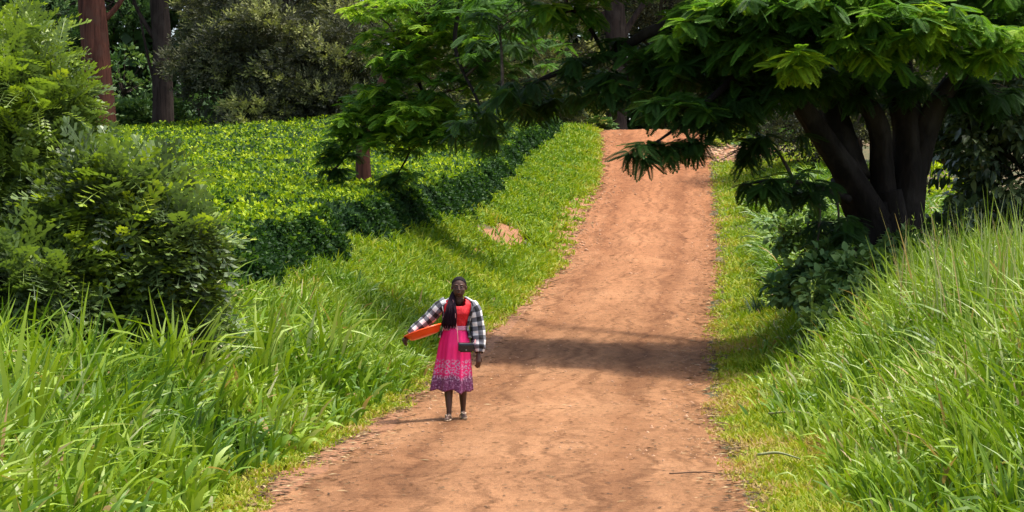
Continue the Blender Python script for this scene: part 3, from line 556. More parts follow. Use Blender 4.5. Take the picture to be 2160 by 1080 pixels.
# --- the big spreading tree on the right
T_fr = T_pinnate(15, .275, .055, 68, .26, .05, shape=1.0)
base = hit(1862, 585); base[2] -= .15; D0 = base[1]
def pd(x_, y_, d): return px(x_, y_, d)
root = thing("spreading_tree", "large dark-trunked tree with fern-like fronds arching over the road from the right bank", "tree"); root.location = base
trunk = [(np.array([base, pd(1850, 510, D0), pd(1825, 440, D0), pd(1780, 370, D0 - .2)]), [.44, .33, .29, .24]),]
limbs_def = [
    ([pd(1850, 470, D0), pd(1790, 370, D0 - .3), pd(1735, 290, D0 - .6), pd(1680, 210, D0 - 1), pd(1600, 120, D0 - 1.3), pd(1500, 70, D0 - 1.3), pd(1390, 60, D0 - 1), pd(1280, 120, D0), pd(1160, 160, D0 + .4), pd(1000, 245, D0 + 1)], [.26, .21, .17, .14, .12, .10, .085, .06, .04, .015]),
    ([pd(1868, 500, D0), pd(1862, 370, D0 + .1), pd(1850, 260, D0), pd(1800, 180, D0 - .4), pd(1770, 90, D0 - .8), pd(1700, -20, D0 - 1.2), pd(1600, -120, D0 - 1)], [.26, .19, .16, .12, .10, .08, .05]),
    ([pd(1890, 560, D0 + .2), pd(1908, 430, D0 + .3), pd(1920, 300, D0 + .4), pd(1900, 180, D0 + .5), pd(1905, 60, D0 + .6), pd(1960, -60, D0 + 1), pd(2040, -180, D0 + 1)], [.36, .33, .28, .21, .16, .12, .07]),
    ([pd(1925, 360, D0 + .4), pd(1965, 240, D0 + .3), pd(2030, 150, D0), pd(2120, 90, D0 - .4), pd(2260, 60, D0 - .6)], [.26, .18, .12, .08, .03]),
    ([pd(1800, 380, D0), pd(1760, 250, D0 + .4), pd(1740, 130, D0 + .6), pd(1650, -40, D0 + 1.4), pd(1450, -150, D0 + 3), pd(1200, -150, D0 + 7.5), pd(980, -40, D0 + 12), pd(860, 110, D0 + 14), pd(770, 270, D0 + 15), pd(690, 380, D0 + 15.5)], [.28, .22, .18, .15, .13, .12, .10, .08, .045, .015]),
    ([pd(1600, 120, D0 - 1.3), pd(1520, 190, D0 - 2), pd(1440, 260, D0 - 2.4), pd(1370, 310, D0 - 2.6)], [.09, .055, .03, .012]),
    ([pd(1790, 420, D0 - .4), pd(1710, 390, D0 - 1.2), pd(1640, 380, D0 - 1.8), pd(1565, 390, D0 - 2.2)], [.07, .045, .03, .012]),
    ([pd(1770, 90, D0 - .8), pd(1740, 60, D0 - 2), pd(1700, 90, D0 - 3), pd(1680, 130, D0 - 3.4)], [.07, .05, .03, .012]),
    ([pd(2030, 150, D0), pd(1960, 110, D0 - 1.6), pd(1880, 70, D0 - 2.6), pd(1820, 110, D0 - 3)], [.06, .045, .03, .012]),
    ([pd(1280, 120, D0), pd(1230, 40, D0 - .3), pd(1180, 10, D0 - .6)], [.04, .025, .012]),
    ([pd(980, -40, D0 + 12), pd(960, 100, D0 + 12), pd(1010, 220, D0 + 11.4), pd(1040, 330, D0 + 11)], [.06, .045, .03, .01]),
    ([pd(860, 110, D0 + 14), pd(900, 240, D0 + 13.6), pd(860, 330, D0 + 13), pd(800, 430, D0 + 13)], [.05, .035, .025, .01]),
]
mb = MB(); tube(mb, trunk[0][0] - base, trunk[0][1], 40, 8, .10, ridge=.07)
tube(mb, [np.array([-.35, -.2, -.1]), np.array([-.12, -.1, .5]), np.array([-.05, 0, 1.3])], [.3, .26, .2], 10, 4, .1)
tube(mb, [np.array([.38, .1, -.1]), np.array([.25, .05, .6]), np.array([.1, 0, 1.5])], [.3, .26, .22], 10, 4, .1)
mb.build("trunk", b_big, root)
paths = []
for P_, R_ in limbs_def:
    P_ = np.array(P_); mb = MB(); tube(mb, P_ - base, R_, 26 if R_[0] > .15 else 7, 8, .09, ridge=.08 if R_[0] > .15 else 0); mb.build("limb", b_big, root); paths.append(smooth_path(P_, R_, 8)[0])
# pads of rosettes: (px, py, depth, rx, ry, rdepth, number, tint); tint holds young-leaf lime and painted shade, darkest on the underside
pads = [
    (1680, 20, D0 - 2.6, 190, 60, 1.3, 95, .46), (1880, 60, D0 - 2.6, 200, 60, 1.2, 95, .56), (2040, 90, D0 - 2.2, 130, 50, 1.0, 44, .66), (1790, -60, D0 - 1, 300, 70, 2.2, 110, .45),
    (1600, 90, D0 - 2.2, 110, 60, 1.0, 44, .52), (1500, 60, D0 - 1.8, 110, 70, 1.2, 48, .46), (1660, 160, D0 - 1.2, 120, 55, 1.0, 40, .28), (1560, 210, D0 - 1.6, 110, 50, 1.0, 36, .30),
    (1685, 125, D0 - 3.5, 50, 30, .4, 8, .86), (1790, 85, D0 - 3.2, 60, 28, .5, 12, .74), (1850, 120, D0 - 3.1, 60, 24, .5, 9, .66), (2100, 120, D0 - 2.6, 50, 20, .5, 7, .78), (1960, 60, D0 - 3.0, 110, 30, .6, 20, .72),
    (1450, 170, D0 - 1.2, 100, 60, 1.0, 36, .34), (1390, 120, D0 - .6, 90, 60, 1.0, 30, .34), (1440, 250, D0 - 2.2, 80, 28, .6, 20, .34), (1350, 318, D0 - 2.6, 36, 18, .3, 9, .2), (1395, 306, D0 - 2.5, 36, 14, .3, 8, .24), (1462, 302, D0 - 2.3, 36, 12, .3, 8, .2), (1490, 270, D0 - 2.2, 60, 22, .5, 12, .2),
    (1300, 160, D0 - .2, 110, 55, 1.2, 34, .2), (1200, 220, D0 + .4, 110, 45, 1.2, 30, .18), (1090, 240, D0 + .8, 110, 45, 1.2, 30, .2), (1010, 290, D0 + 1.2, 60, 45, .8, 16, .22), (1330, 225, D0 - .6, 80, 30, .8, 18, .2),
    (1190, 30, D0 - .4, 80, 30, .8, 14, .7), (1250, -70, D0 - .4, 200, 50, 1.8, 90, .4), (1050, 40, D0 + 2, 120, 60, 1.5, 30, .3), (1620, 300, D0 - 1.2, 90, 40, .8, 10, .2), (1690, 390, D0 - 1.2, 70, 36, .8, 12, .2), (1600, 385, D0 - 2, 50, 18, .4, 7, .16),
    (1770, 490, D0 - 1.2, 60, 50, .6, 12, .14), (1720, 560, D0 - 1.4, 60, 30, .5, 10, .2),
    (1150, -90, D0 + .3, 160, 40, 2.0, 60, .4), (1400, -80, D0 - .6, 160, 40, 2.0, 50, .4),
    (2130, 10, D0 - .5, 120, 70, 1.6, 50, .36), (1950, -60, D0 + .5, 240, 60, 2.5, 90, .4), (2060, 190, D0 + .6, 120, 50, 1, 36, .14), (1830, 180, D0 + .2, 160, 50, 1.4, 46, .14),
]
Dl = D0 + 14.0
pads2 = [
    (900, 20, Dl, 130, 60, 1.6, 80, .56), (960, 90, Dl - .8, 110, 60, 1.3, 60, .56), (860, 130, Dl - .6, 80, 50, 1.2, 50, .6), (820, 210, Dl, 90, 45, 1.2, 60, .64), (770, 260, Dl - .2, 80, 36, 1.0, 50, .68), (730, 300, Dl + .6, 60, 40, .8, 22, .4),
    (890, 250, Dl - 1.2, 100, 40, 1.1, 60, .66), (960, 190, Dl - 1.2, 90, 50, 1.1, 34, .46), (850, 300, Dl - 1, 90, 24, .8, 24, .56), (950, 290, Dl - 1.6, 80, 24, .8, 20, .5), (700, 360, Dl + 1, 36, 50, .5, 14, .22), (840, 370, Dl - 1.2, 50, 22, .5, 10, .22), (810, 80, Dl, 70, 40, 1, 16, .62),
    (1010, 30, Dl - 1.6, 100, 50, 1.4, 36, .36), (1040, 130, Dl - 2, 90, 60, 1.2, 30, .28), (1030, 290, Dl - 2.8, 50, 50, .7, 18, .18), (770, 20, Dl, 50, 20, .8, 9, .72), (1120, 90, Dl - 2.4, 90, 60, 1.2, 24, .26), (740, 420, Dl, 20, 40, .4, 4, .2)]
mbt = MB(); mbc = MB(); rp, rt_, rs_ = [], [], []
for big, PD in ((1.0, pads), (.9, pads2)):
    for (x_, y_, d, rx, ry, rd, k, ti) in PD:
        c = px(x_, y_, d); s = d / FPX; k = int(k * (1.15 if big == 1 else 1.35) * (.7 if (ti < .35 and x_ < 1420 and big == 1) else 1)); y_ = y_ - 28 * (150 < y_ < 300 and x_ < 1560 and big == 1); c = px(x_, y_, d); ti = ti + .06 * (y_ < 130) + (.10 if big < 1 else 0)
        q = rdir(k) * (U(.1, 1, k) ** .45)[:, None] * [rx * s, rd, ry * s] + c
        a = near_pt(paths, c); bb = [a, (a + c) / 2 + [0, 0, .12 * np.linalg.norm(c - a)], c]; sp = smooth_path(bb, [1, 1, 1], 6)[0]
        twig_to(mbt, a - base, c - base, .035, .012, .12, 5)
        for w_ in q[::2]: twig_to(mbt, near_pt([sp], w_) - base, w_ - base, .011, .004, .06, 3)
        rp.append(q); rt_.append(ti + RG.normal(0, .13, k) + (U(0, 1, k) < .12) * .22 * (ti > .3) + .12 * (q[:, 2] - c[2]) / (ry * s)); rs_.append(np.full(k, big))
mbt.build("branches", b_twig, root)
RP, RT, RS = np.concatenate(rp), np.concatenate(rt_), np.concatenate(rs_); nf = 9; n = len(RP) * nf; k = np.repeat(np.arange(len(RP)), nf)
az = np.tile(np.arange(nf) * 2 * math.pi / nf, len(RP)) + np.repeat(U(0, 6.28, len(RP)), nf) + U(-.25, .25, n)
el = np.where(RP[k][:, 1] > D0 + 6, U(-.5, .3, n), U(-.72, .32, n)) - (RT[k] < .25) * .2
F = np.stack([np.cos(az) * np.cos(el), np.sin(az) * np.cos(el), np.sin(el)], -1)
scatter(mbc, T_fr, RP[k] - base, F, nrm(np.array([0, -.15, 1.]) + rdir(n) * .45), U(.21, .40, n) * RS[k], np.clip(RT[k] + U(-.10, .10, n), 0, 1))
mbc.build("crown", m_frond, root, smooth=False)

# --- dark broad-leaved tree at the right edge
T_b = T_leaf(.26, .06, .2)
b = gbase(2240, 33)
leafy("broadleaf_tree", "dark broad-leaved tree filling the right edge behind the tall grass", "tree", ([b, px(2235, 420, 33), px(2200, 250, 33), px(2150, 60, 33), px(2120, -150, 33)], [.24, .2, .16, .12, .06]),
      [pb(2080, 260, 32.5, 110, 110, 1.2), pb(2140, 360, 32.3, 120, 100, 1.2), pb(2075, 410, 33, 50, 50, .8), pb(2160, 150, 32.6, 130, 120, 1.4), pb(2000, 220, 33.3, 60, 60, .8), pb(2260, 260, 32.6, 120, 160, 1.5), pb(2090, 60, 33.5, 120, 80, 1.5), pb(2200, -60, 33, 220, 90, 2.5), pb(2120, 470, 32.4, 120, 50, .9), pb(2062, 320, 33, 60, 50, .8), pb(2300, 440, 32.5, 140, 90, 1.2), pb(2040, -60, 34, 160, 80, 2)],
      [60, 60, 20, 60, 20, 60, 40, 70, 40, 26, 40, 36], T_b, m_broad, b_dark, 24, .28, .20, .66,
      limbs=[([px(2235, 420, 33), px(2130, 330, 32.6), px(2040, 270, 32.6)], [.07, .05, .02]), ([px(2200, 250, 33), px(2080, 190, 32.8), px(1990, 170, 33)], [.07, .05, .02])], twig_r=.012, clumpj=.2, out=.5, upb=-.25, rnd=1.0)
# --- bushes round the foot of the big tree
for (x_, y_, d, w_, h_, ti, lab) in ((1735, 585, 28.4, 75, 50, .40, "dark leafy bush left of the foot of the big tree"), (1800, 600, 27.6, 80, 50, .46, "leafy bush in front of the big tree trunks, behind the long grass"), (1885, 560, 28.4, 60, 45, .34, "small dark bush right in front of the big tree trunk"), (1700, 470, 35.5, 60, 60, .42, "grey-green leafy bush on the verge behind the left trunk of the big tree"), (1815, 650, 26.6, 80, 40, .5, "low leafy bush sunk in the long grass below the big tree"), (2000, 500, 30.5, 60, 45, .2, "deep shaded bush between the big tree trunk and the broad-leaved tree")):
    b = gbase(x_, d); leafy("leafy_bush", lab, "bush", ([b, px(x_, y_ + 40, d), px(x_ + 5, y_, d)], [.04, .03, .015]), [pb(x_, y_, d, w_, h_, .5), pb(x_ - w_ * .8, y_ + 25, d - .2, w_ * .6, h_ * .55, .4), pb(x_ + w_ * .6, y_ + 20, d, w_ * .55, h_ * .7, .4), pb(x_ + w_ * .2, y_ - h_, d + .2, w_ * .4, h_ * .5, .3)], [18, 14, 14, 7], T_leaf(.34, .05, .2), m_broad if ti < .3 else m_forest, b_twig, 22, .2, .15, ti + .38, rnd=1.6, group="bushes round the foot of the big tree", twig_r=.008, clumpj=.14, out=.6, upb=.1)
b = gbase(1960, 52)
leafy("leafy_bush", "sunlit bright green bush seen between the big trunk and the dark tree", "bush", ([b, px(1960, 440, 52), px(1960, 390, 52)], [.08, .06, .03]), [pb(1960, 390, 52, 60, 50, .8), pb(1920, 430, 52, 50, 50, .8), pb(2010, 420, 52, 50, 60, .8)], [30, 20, 20], T_quad(.36, .1), m_tea, b_twig, 22, .3, .17, .82, twig_r=.012)
# dark weed at the right verge
b = hit(1600, 668); mb = MB(); n = 46; az = U(0, 6.28, n)
blades(mb, np.stack([U(-.1, .1, n), U(-.1, .1, n), np.full(n, -.02)], -1), az, U(.2, .55, n), U(.02, .035, n), U(.05, .5, n), U(.1, .9, n), U(0, .15, n), 5)
wd = tag(mb.build("weed", m_forest), "single dark spiky weed at the right road edge above the shadow band", "weed"); wd.location = b
# --- left slender tree in the tea
b = hit(768, 388, lift=.8); b[2] -= .85
D = b[1]
leafy("shade_tree", "slender tree with a short reddish trunk standing in the tea behind the drooping fronds", "tree", ([b, px(768, 385, D), px(766, 320, D), px(776, 250, D), px(820, 150, D), px(890, 10, D), px(930, -200, D)], [.24, .20, .18, .16, .14, .11, .05]),
      [pb(890, -60, D, 130, 90, 1.8), pb(860, 60, D + .5, 60, 60, .9), pb(900, 120, D + .8, 70, 60, 1), pb(830, 200, D + .5, 40, 30, .6), pb(900, -220, D, 160, 110, 2), pb(960, 10, D, 70, 60, 1)],
      [40, 16, 20, 8, 40, 18], T_sprig(9, .5, .06), m_silver, b_red, 16, .35, .30, .45, twig_r=.02, sides=12, rough=.05)

# --- background trees
T_s = T_sprig(9, .5, .07)
def tall_tree(name, label, cat, x_, d, r, lean, blobs, dens, T, mat, bark, per, rad, size, tint, limbs=(), top=-500, **kw):
    b = gbase(x_, d); P = [b] + [px(x_ + lean * k + 4 * math.sin(k * 2.1 + x_), 290 - (290 - top) * k / 4, d) for k in (0.25, 1, 2, 3, 4)]
    return leafy(name, label, cat, (P, [r * 1.15, r * 1.02, r * .92, r * .82, r * .6, r * .3]), blobs, dens, T, mat, bark, per, rad, size, tint, limbs=limbs, sides=44, **kw)
hi = lambda x_, d, w_=260: [pb(x_ - w_ * .4, -190, d, w_ * .6, 80), pb(x_ + w_ * .5, -260, d + 2, w_ * .6, 90), pb(x_, -420, d, w_ * .8, 110)]
tall_tree("red_trunk_tree", "massive straight trunk of reddish bark at the top left, behind the tea field", "tree", 208, 101, .78, -9, hi(180, 102), [40, 40, 50], T_s, m_silver, b_red, 14, 1.2, .8, .4, twig_r=.06,
          limbs=[([px(198, 60, 101), px(250, 10, 101), px(300, -80, 101)], [.2, .14, .08])])
tall_tree("dark_trunk_tree", "tall dark grey-brown trunk right of the reddish one, beyond the tea field", "tree", 345, 104, .55, -7, hi(350, 104), [40, 40, 50], T_s, m_silver, b_dark, 14, 1.2, .8, .4, twig_r=.06,
          limbs=[([px(325, 80, 104), px(290, 20, 104), px(260, -60, 104)], [.15, .1, .06]), ([px(330, 190, 104), px(312, 120, 104), px(296, 40, 104)], [.1, .08, .05])])
tall_tree("road_crest_tree", "tall dark trunk standing at the crest, above the left edge of the road", "tree", 1300, 108, .62, -4, hi(1290, 108, 340), [50, 50, 60], T_s, m_silver, b_dark, 14, 1.2, .8, .4, twig_r=.06,
          limbs=[([px(1296, 110, 108), px(1330, 50, 108), px(1390, -40, 108)], [.28, .2, .1]), ([px(1292, 130, 108), px(1240, 60, 108), px(1180, -10, 108)], [.22, .16, .08]), ([px(1294, 90, 108), px(1270, 20, 108), px(1255, -60, 108)], [.3, .22, .14])])
tall_tree("far_trunk_tree", "thin dark trunk at the top left corner, left of the reddish trunk", "tree", 125, 116, .35, 3, hi(90, 116) + [pb(60, 40, 114, 90, 50), pb(250, 10, 116, 60, 40), pb(20, 110, 114, 60, 50)], [30, 30, 30, 36, 24, 24], T_s, m_forest, b_dark, 12, 1.2, .8, .4, twig_r=.05)
tall_tree("far_trunk_tree", "slim far trunk half hidden in foliage right of the road crest tree", "tree", 1420, 118, .4, 3, hi(1430, 118), [30, 30, 30], T_s, m_forest, b_dark, 12, 1.2, .8, .4, twig_r=.05)
tall_tree("far_trunk_tree", "far trunk behind the big spreading tree", "tree", 1640, 112, .5, 3, hi(1650, 112), [30, 30, 30], T_s, m_forest, b_dark, 12, 1.2, .8, .4, twig_r=.05)
# grey feathery trees whose skirts hang to the tea
def skirt(name, label, x_, d, blobs, dens, tint, size=.62, **kw):
    b = gbase(x_, d); kw.setdefault("clumpj", .27)
    return leafy(name, label, "tree", ([b, px(x_, 200, d), px(x_ + 5, 50, d), px(x_, -150, d), px(x_ + 8, -350, d)], [.36, .32, .26, .2, .08]), blobs, [int(q * .8) for q in dens], T_s, m_silver, b_dark, 26, .68, size, tint,
                 group="grey-green feathery trees behind the tea field", twig_r=.035, upb=.1, out=.9, **kw)
skirt("silky_tree", "wide grey-green feathery tree whose lowest boughs sweep down onto the tea field", 600, 88,
      [pb(470, 130, 87, 80, 50, 2), pb(400, 140, 87.5, 40, 26, 1.2), pb(560, 70, 87, 110, 70, 2.5), pb(640, 140, 87, 120, 80, 2.5), pb(560, 230, 86, 80, 36, 1.8), pb(620, 200, 87, 110, 50, 2), pb(530, 270, 85, 60, 22, 1.2), pb(720, 90, 88, 90, 90, 2.5), pb(500, 30, 89, 80, 50, 2), pb(690, 220, 86.5, 80, 46, 2), pb(560, -60, 89, 160, 60, 3), pb(610, -200, 90, 140, 90, 3), pb(470, 200, 89, 60, 30, 2), pb(450, 20, 91, 60, 40, 2), pb(430, 90, 91, 40, 24, 1.4), pb(720, 10, 89, 90, 60, 2)],
      [46, 16, 56, 70, 44, 50, 18, 56, 30, 36, 40, 30, 14, 30, 24, 30], .47)
skirt("silky_tree", "pale feathery tree standing between the drooping green limb and the road crest", 1090, 100,
      [pb(1060, 120, 99, 90, 60, 2.5), pb(1130, 180, 98, 90, 50, 2.5), pb(1030, 220, 98, 80, 40, 2), pb(1180, 230, 99, 70, 36, 2), pb(1120, 60, 100, 120, 70, 3), pb(960, 170, 100, 80, 60, 2), pb(1100, -60, 100, 220, 80, 4), pb(1220, 150, 102, 70, 60, 2), pb(1150, 250, 98, 60, 24, 1.5)],
      [50, 46, 36, 26, 46, 30, 34, 26, 16], .6)
skirt("silky_tree", "feathery tree to the right of the crest trunk, above the top of the road", 1430, 112,
      [pb(1400, 200, 111, 70, 40, 2), pb(1350, 120, 112, 80, 60, 2.5), pb(1460, 140, 112, 100, 70, 3), pb(1550, 210, 112, 80, 40, 2), pb(1400, 30, 112, 160, 80, 4), pb(1540, 60, 113, 120, 80, 4), pb(1450, 250, 111, 60, 20, 2), pb(1450, -120, 112, 240, 110, 5)],
      [30, 36, 44, 30, 56, 50, 16, 60], .38)
skirt("silky_tree", "feathery tree at the far right beyond the big tree's trunks", 1800, 70,
      [pb(1700, 260, 69, 90, 60, 2), pb(1800, 200, 70, 120, 90, 2.5), pb(1930, 250, 71, 90, 60, 2.5), pb(1780, 80, 70, 220, 90, 3.5), pb(2050, 180, 72, 140, 160, 4), pb(1650, 180, 70, 70, 60, 2)],
      [36, 44, 36, 60, 50, 24], .3, size=.46)
# shrubs along the foot of the wood
for (x_, y_, d, w_, h_, ti, lab) in ((260, 200, 112, 70, 110, .55, "tall blue-green shrub between the reddish and the dark trunk"), (235, 250, 106, 40, 26, .6, "low rounded shrub right of the reddish trunk's foot"), (300, 245, 107, 50, 30, .5, "low shrub left of the dark trunk's foot"),
                                   (420, 235, 108, 60, 40, .35, "dark shrub right of the dark trunk's foot"), (450, 170, 114, 70, 80, .2, "deep shaded shrub between the dark trunk and the feathery tree"), (90, 200, 112, 90, 100, .3, "dark shrub left of the reddish trunk"),
                                   (240, 60, 118, 60, 90, .65, "pale green tree crown showing between the two big trunks"), (1240, 262, 100, 40, 14, .6, "low bright shrub at the left corner of the road crest"), (1530, 265, 104, 90, 26, .5, "green shrub right of the road at the crest"), (1640, 300, 84, 50, 40, .6, "green shrub beyond the stony patch")):
    b = gbase(x_, d); leafy("shrub", lab, "shrub", ([b, px(x_, y_ + h_ * .5, d), px(x_, y_, d)], [.12, .09, .04]), [pb(x_, y_, d, w_, h_), pb(x_ - w_ * .7, y_ + h_ * .4, d, w_ * .5, h_ * .5), pb(x_ + w_ * .7, y_ + h_ * .4, d, w_ * .5, h_ * .5)],
                            [36, 14, 14], T_quad(.36, .1), m_forest, b_dark, 26, .7 if h_ > 30 else .4, .30, ti, group="shrubs along the foot of the wood", twig_r=.03, upb=.3)
# --- the deep wood beyond
mb = MB(); n = 130000; az = U(-.42, .42, n); d = U(116, 150, n); zc = U(0, 1, n) ** 1.2
P = np.stack([az * d, d, 6.5 + zc * (2 + (26 * d / 150))], -1); cl = wob(P[:, 0], P[:, 2], .45) + .7 * wob(P[:, 0] + P[:, 1], P[:, 2] * 1.3, 1.1, 3); ok = cl > -.75; P, cl = P[ok], cl[ok]; n = len(P)
scatter(mb, T_quad(.42, .1), P, rdir(n) + [0, -.2, .2], rdir(n) * .6 + [0, -.3, 1], U(.45, 1.0, n), np.clip(.35 + .25 * cl + U(-.2, .2, n), 0, 1))
# high leaf roof that keeps the wood floor dark
n = 9000; X = U(-62, 62, n); Y = U(122, 160, n); P = np.stack([X, Y, 24 + U(0, 9, n) + 3 * wob(X, Y, .2)], -1)
scatter(mb, T_quad(.5, .1), P, rdir(n) * [1, 1, .3], rdir(n) * .3 + [0, 0, 1], U(1.0, 2.2, n), U(.2, .7, n))
wood = tag(mb.build("forest", m_forest, smooth=False), "dense dark wood closing off the view behind the tea field", "wood", kind="stuff")
mb = MB()
for i in range(70):
    d = U(122, 158); X = U(-.4, .4) * d; z0 = float(H(X, d)) - .2; r = U(.15, .45); tube(mb, [(X, d, z0), (X + U(-.5, .5), d, z0 + 12), (X + U(-2, 2), d, z0 + 27)], [r, r * .85, r * .5], 7, 3, .05)
mb.build("trunks", b_dark, wood)
# ================================================================== THE WALKING WOMAN
KS = .972
PX0, PY0 = (965 - 1080) * 21.05 / FPX, 21.05
PZ0 = float(H(PX0, PY0)) + .012
def build_p(mb, name, mat, parent, smooth=True): return mb.build(name, mat, parent, smooth)
def ball(mb, c, r, n=12, tint=.5):
    r = np.broadcast_to(np.asarray(r, float), (3,)); c = np.asarray(c, float); th = np.linspace(0, math.pi, n + 1)[1:-1]; ph = np.arange(2 * n) * math.pi / n
    V = np.stack([np.outer(np.sin(th), np.cos(ph)), np.outer(np.sin(th), np.sin(ph)), np.outer(np.cos(th), np.ones(2 * n))], -1).reshape(-1, 3)
    m = 2 * n; i, j = np.meshgrid(np.arange(n - 2), np.arange(m)); a = (i * m + j).ravel(); b_ = (i * m + (j + 1) % m).ravel(); V = np.vstack([V, [[0, 0, 1], [0, 0, -1]]]) * r + c
    k = np.arange(m); t = len(V) - 2; mb.add(V, np.stack([a, a + m, b_ + m, b_], -1), np.vstack([np.stack([np.full(m, t), k, (k + 1) % m], -1), np.stack([np.full(m, t + 1), (n - 2) * m + (k + 1) % m, (n - 2) * m + k], -1)]), tint); return mb
def tb(mb, P, R, ell=None, sides=12, sub=4): tube(mb, P, R, sides, sub, 0, cap=True, ell=ell); ball(mb, P[-1], R[-1] * .98, 6); ball(mb, P[0], R[0] * .98, 6)
# cross-sections of the trunk: z, centre x, centre y, half width, half depth
TOR = np.array([(.80, -.03, 0, .135, .115), (.90, -.03, .005, .155, .12), (.98, -.028, .005, .14, .105), (1.04, -.022, 0, .118, .088), (1.12, -.01, 0, .128, .095), (1.20, 0, -.005, .142, .108),
                (1.26, .003, 0, .155, .104), (1.31, .006, .008, .166, .092), (1.345, .008, .012, .150, .074), (1.372, .010, .016, .098, .058), (1.40, .012, .016, .052, .05)])
def tor(z): return [float(np.interp(z, TOR[:, 0], TOR[:, k])) for k in (1, 2, 3, 4)]
def ringpt(z, ph, off=0.0, sq=.85):
    cx, cy, a, b_ = tor(z); c, s = np.cos(ph), np.sin(ph)
    return np.stack([cx + (a + off) * np.sign(c) * np.abs(c) ** sq, cy + (b_ + off) * np.sign(s) * np.abs(s) ** sq, np.full(np.shape(ph), z)], -1)
def shell(mb, zs, phs, off, keep=None, closed=True, uvf=None):
    R_ = np.array([ringpt(z, phs, off(z, phs) if callable(off) else off) for z in zs]); n, m = R_.shape[:2]
    i, j = np.meshgrid(np.arange(n - 1), np.arange(m if closed else m - 1)); i, j = i.ravel(), j.ravel(); j2 = (j + 1) % m
    Q = np.stack([i * m + j, i * m + j2, (i + 1) * m + j2, (i + 1) * m + j], -1)
    if keep is not None: c = R_.reshape(-1, 3)[Q].mean(1); Q = Q[keep(c)]
    uv = np.stack([np.broadcast_to(phs[None] * .15, (n, m)), np.broadcast_to(np.asarray(zs)[:, None], (n, m))], -1).reshape(-1, 2)
    mb.add(R_.reshape(-1, 3), Q, None, .5, uv)
woman = thing("person", "woman in red and pink dress and checked jacket walking towards the camera", "person"); woman.location = (PX0, PY0, PZ0); woman.scale = (KS,) * 3
m_skin = plain("dark brown skin", (.085, .042, .028), .5, .35)
mb = MB()
shell(mb, np.linspace(.80, 1.40, 30), np.arange(28) * 2 * math.pi / 28, 0)
ball(mb, (-.03, .005, .80), (.13, .11, .05)); ball(mb, (.012, .016, 1.385), (.05, .05, .04), 8)
tb(mb, [(.012, .020, 1.34), (.014, .012, 1.40), (.016, .004, 1.46)], [.056, .050, .052])
HX, HY, HZ = .018, -.012, 1.502
ball(mb, (HX, HY + .018, HZ + .026), (.083, .097, .092), 16)                # skull
ball(mb, (HX, HY - .012, HZ - .030), (.070, .074, .082), 14)                # face
ball(mb, (HX, HY - .040, HZ - .088), (.030, .026, .022), 8)                 # chin
for s in (-1, 1):
    ball(mb, (HX + s * .031, HY - .053, HZ + .006), (.022, .0205, .019), 8)  # lids
    ball(mb, (HX + s * .036, HY - .050, HZ - .030), (.024, .022, .022), 8)  # cheek
    ball(mb, (HX + s * .084, HY + .008, HZ - .010), (.010, .018, .030), 7)  # ear
    tube(mb, [(HX + s * .012, HY - .080, HZ + .026), (HX + s * .034, HY - .076, HZ + .030), (HX + s * .056, HY - .056, HZ + .022)], [.004, .006, .004], 6, 3)   # brow
    ball(mb, (HX + s * .012, HY - .092, HZ - .030), (.010, .010, .008), 6)  # nostril wing
tb(mb, [(HX, HY - .078, HZ + .018), (HX, HY - .092, HZ - .010), (HX, HY - .098, HZ - .028)], [.008, .010, .012], sides=8)
ball(mb, (HX, HY - .082, HZ - .055), (.024, .011, .0075), 8); ball(mb, (HX, HY - .080, HZ - .067), (.021, .011, .008), 8)
ball(mb, (HX, HY - .060, HZ - .060), (.035, .024, .028), 8)
# arms: her right (left in the picture) reaches out to carry the basin, her left hangs
tb(mb, [(-.15, .01, 1.315), (-.30, .02, 1.15), (-.42, -.005, 1.055), (-.535, -.03, .965)], [.05, .042, .036, .024])
tb(mb, [(.165, .01, 1.305), (.215, .03, 1.04), (.235, .01, .88), (.238, -.03, .745)], [.05, .042, .034, .024])
def hand(mb, W, D, N, s, curl, L=.175, spread=.02):
    """palm + four fingers of unequal length with two bends + thumb; W wrist, D pointing direction, N palm normal, s thumb side"""
    W, D, N = np.array(W, float), nrm(np.array(D, float)), np.array(N, float); N = nrm(N - D * (N @ D)); S = np.cross(D, N) * s
    k = L / .175; tb(mb, [W - D * .015, W + D * .03 * k, W + D * .08 * k], [.022 * k, .028 * k, .032 * k], ell=None, sides=10)
    pa = MB()
    for i, (o, l) in enumerate(((.027, .070), (.009, .078), (-.009, .073), (-.026, .058))):
        b0 = W + D * .080 * k + S * o * k; a = curl * (.8 + .12 * i); l *= k
        d1 = D * math.cos(a * .5) + N * math.sin(a * .5); d2 = D * math.cos(a * 1.3) + N * math.sin(a * 1.3); d3 = D * math.cos(a * 1.9) + N * math.sin(a * 1.9)
        p1 = b0 + d1 * l * .45; p2 = p1 + d2 * l * .33; p3 = p2 + d3 * l * .24
        tb(mb, [b0 - D * .02, b0, p1, p2, p3], [.0095 * k, .0095 * k, .0088 * k, .008 * k, .007 * k], sides=8, sub=2)
    t0 = W + D * .03 * k + S * .026 * k; t1 = t0 + (S * .8 + D * .7 + N * .3) * .034 * k; t2 = t1 + (D * .85 + S * .2 + N * (.3 + curl * .35)) * .03 * k
    tb(mb, [t0 - S * .012, t0, t1, t2], [.013 * k, .013 * k, .010 * k, .008 * k], sides=8, sub=2)
hand(mb, (-.545, -.032, .957), (-.62, -.05, -.62), (.62, 0, -.60), 1, 1.25)
hand(mb, (.238, -.035, .735), (.03, -.12, -1), (-.55, .6, -.1), 1, .45)
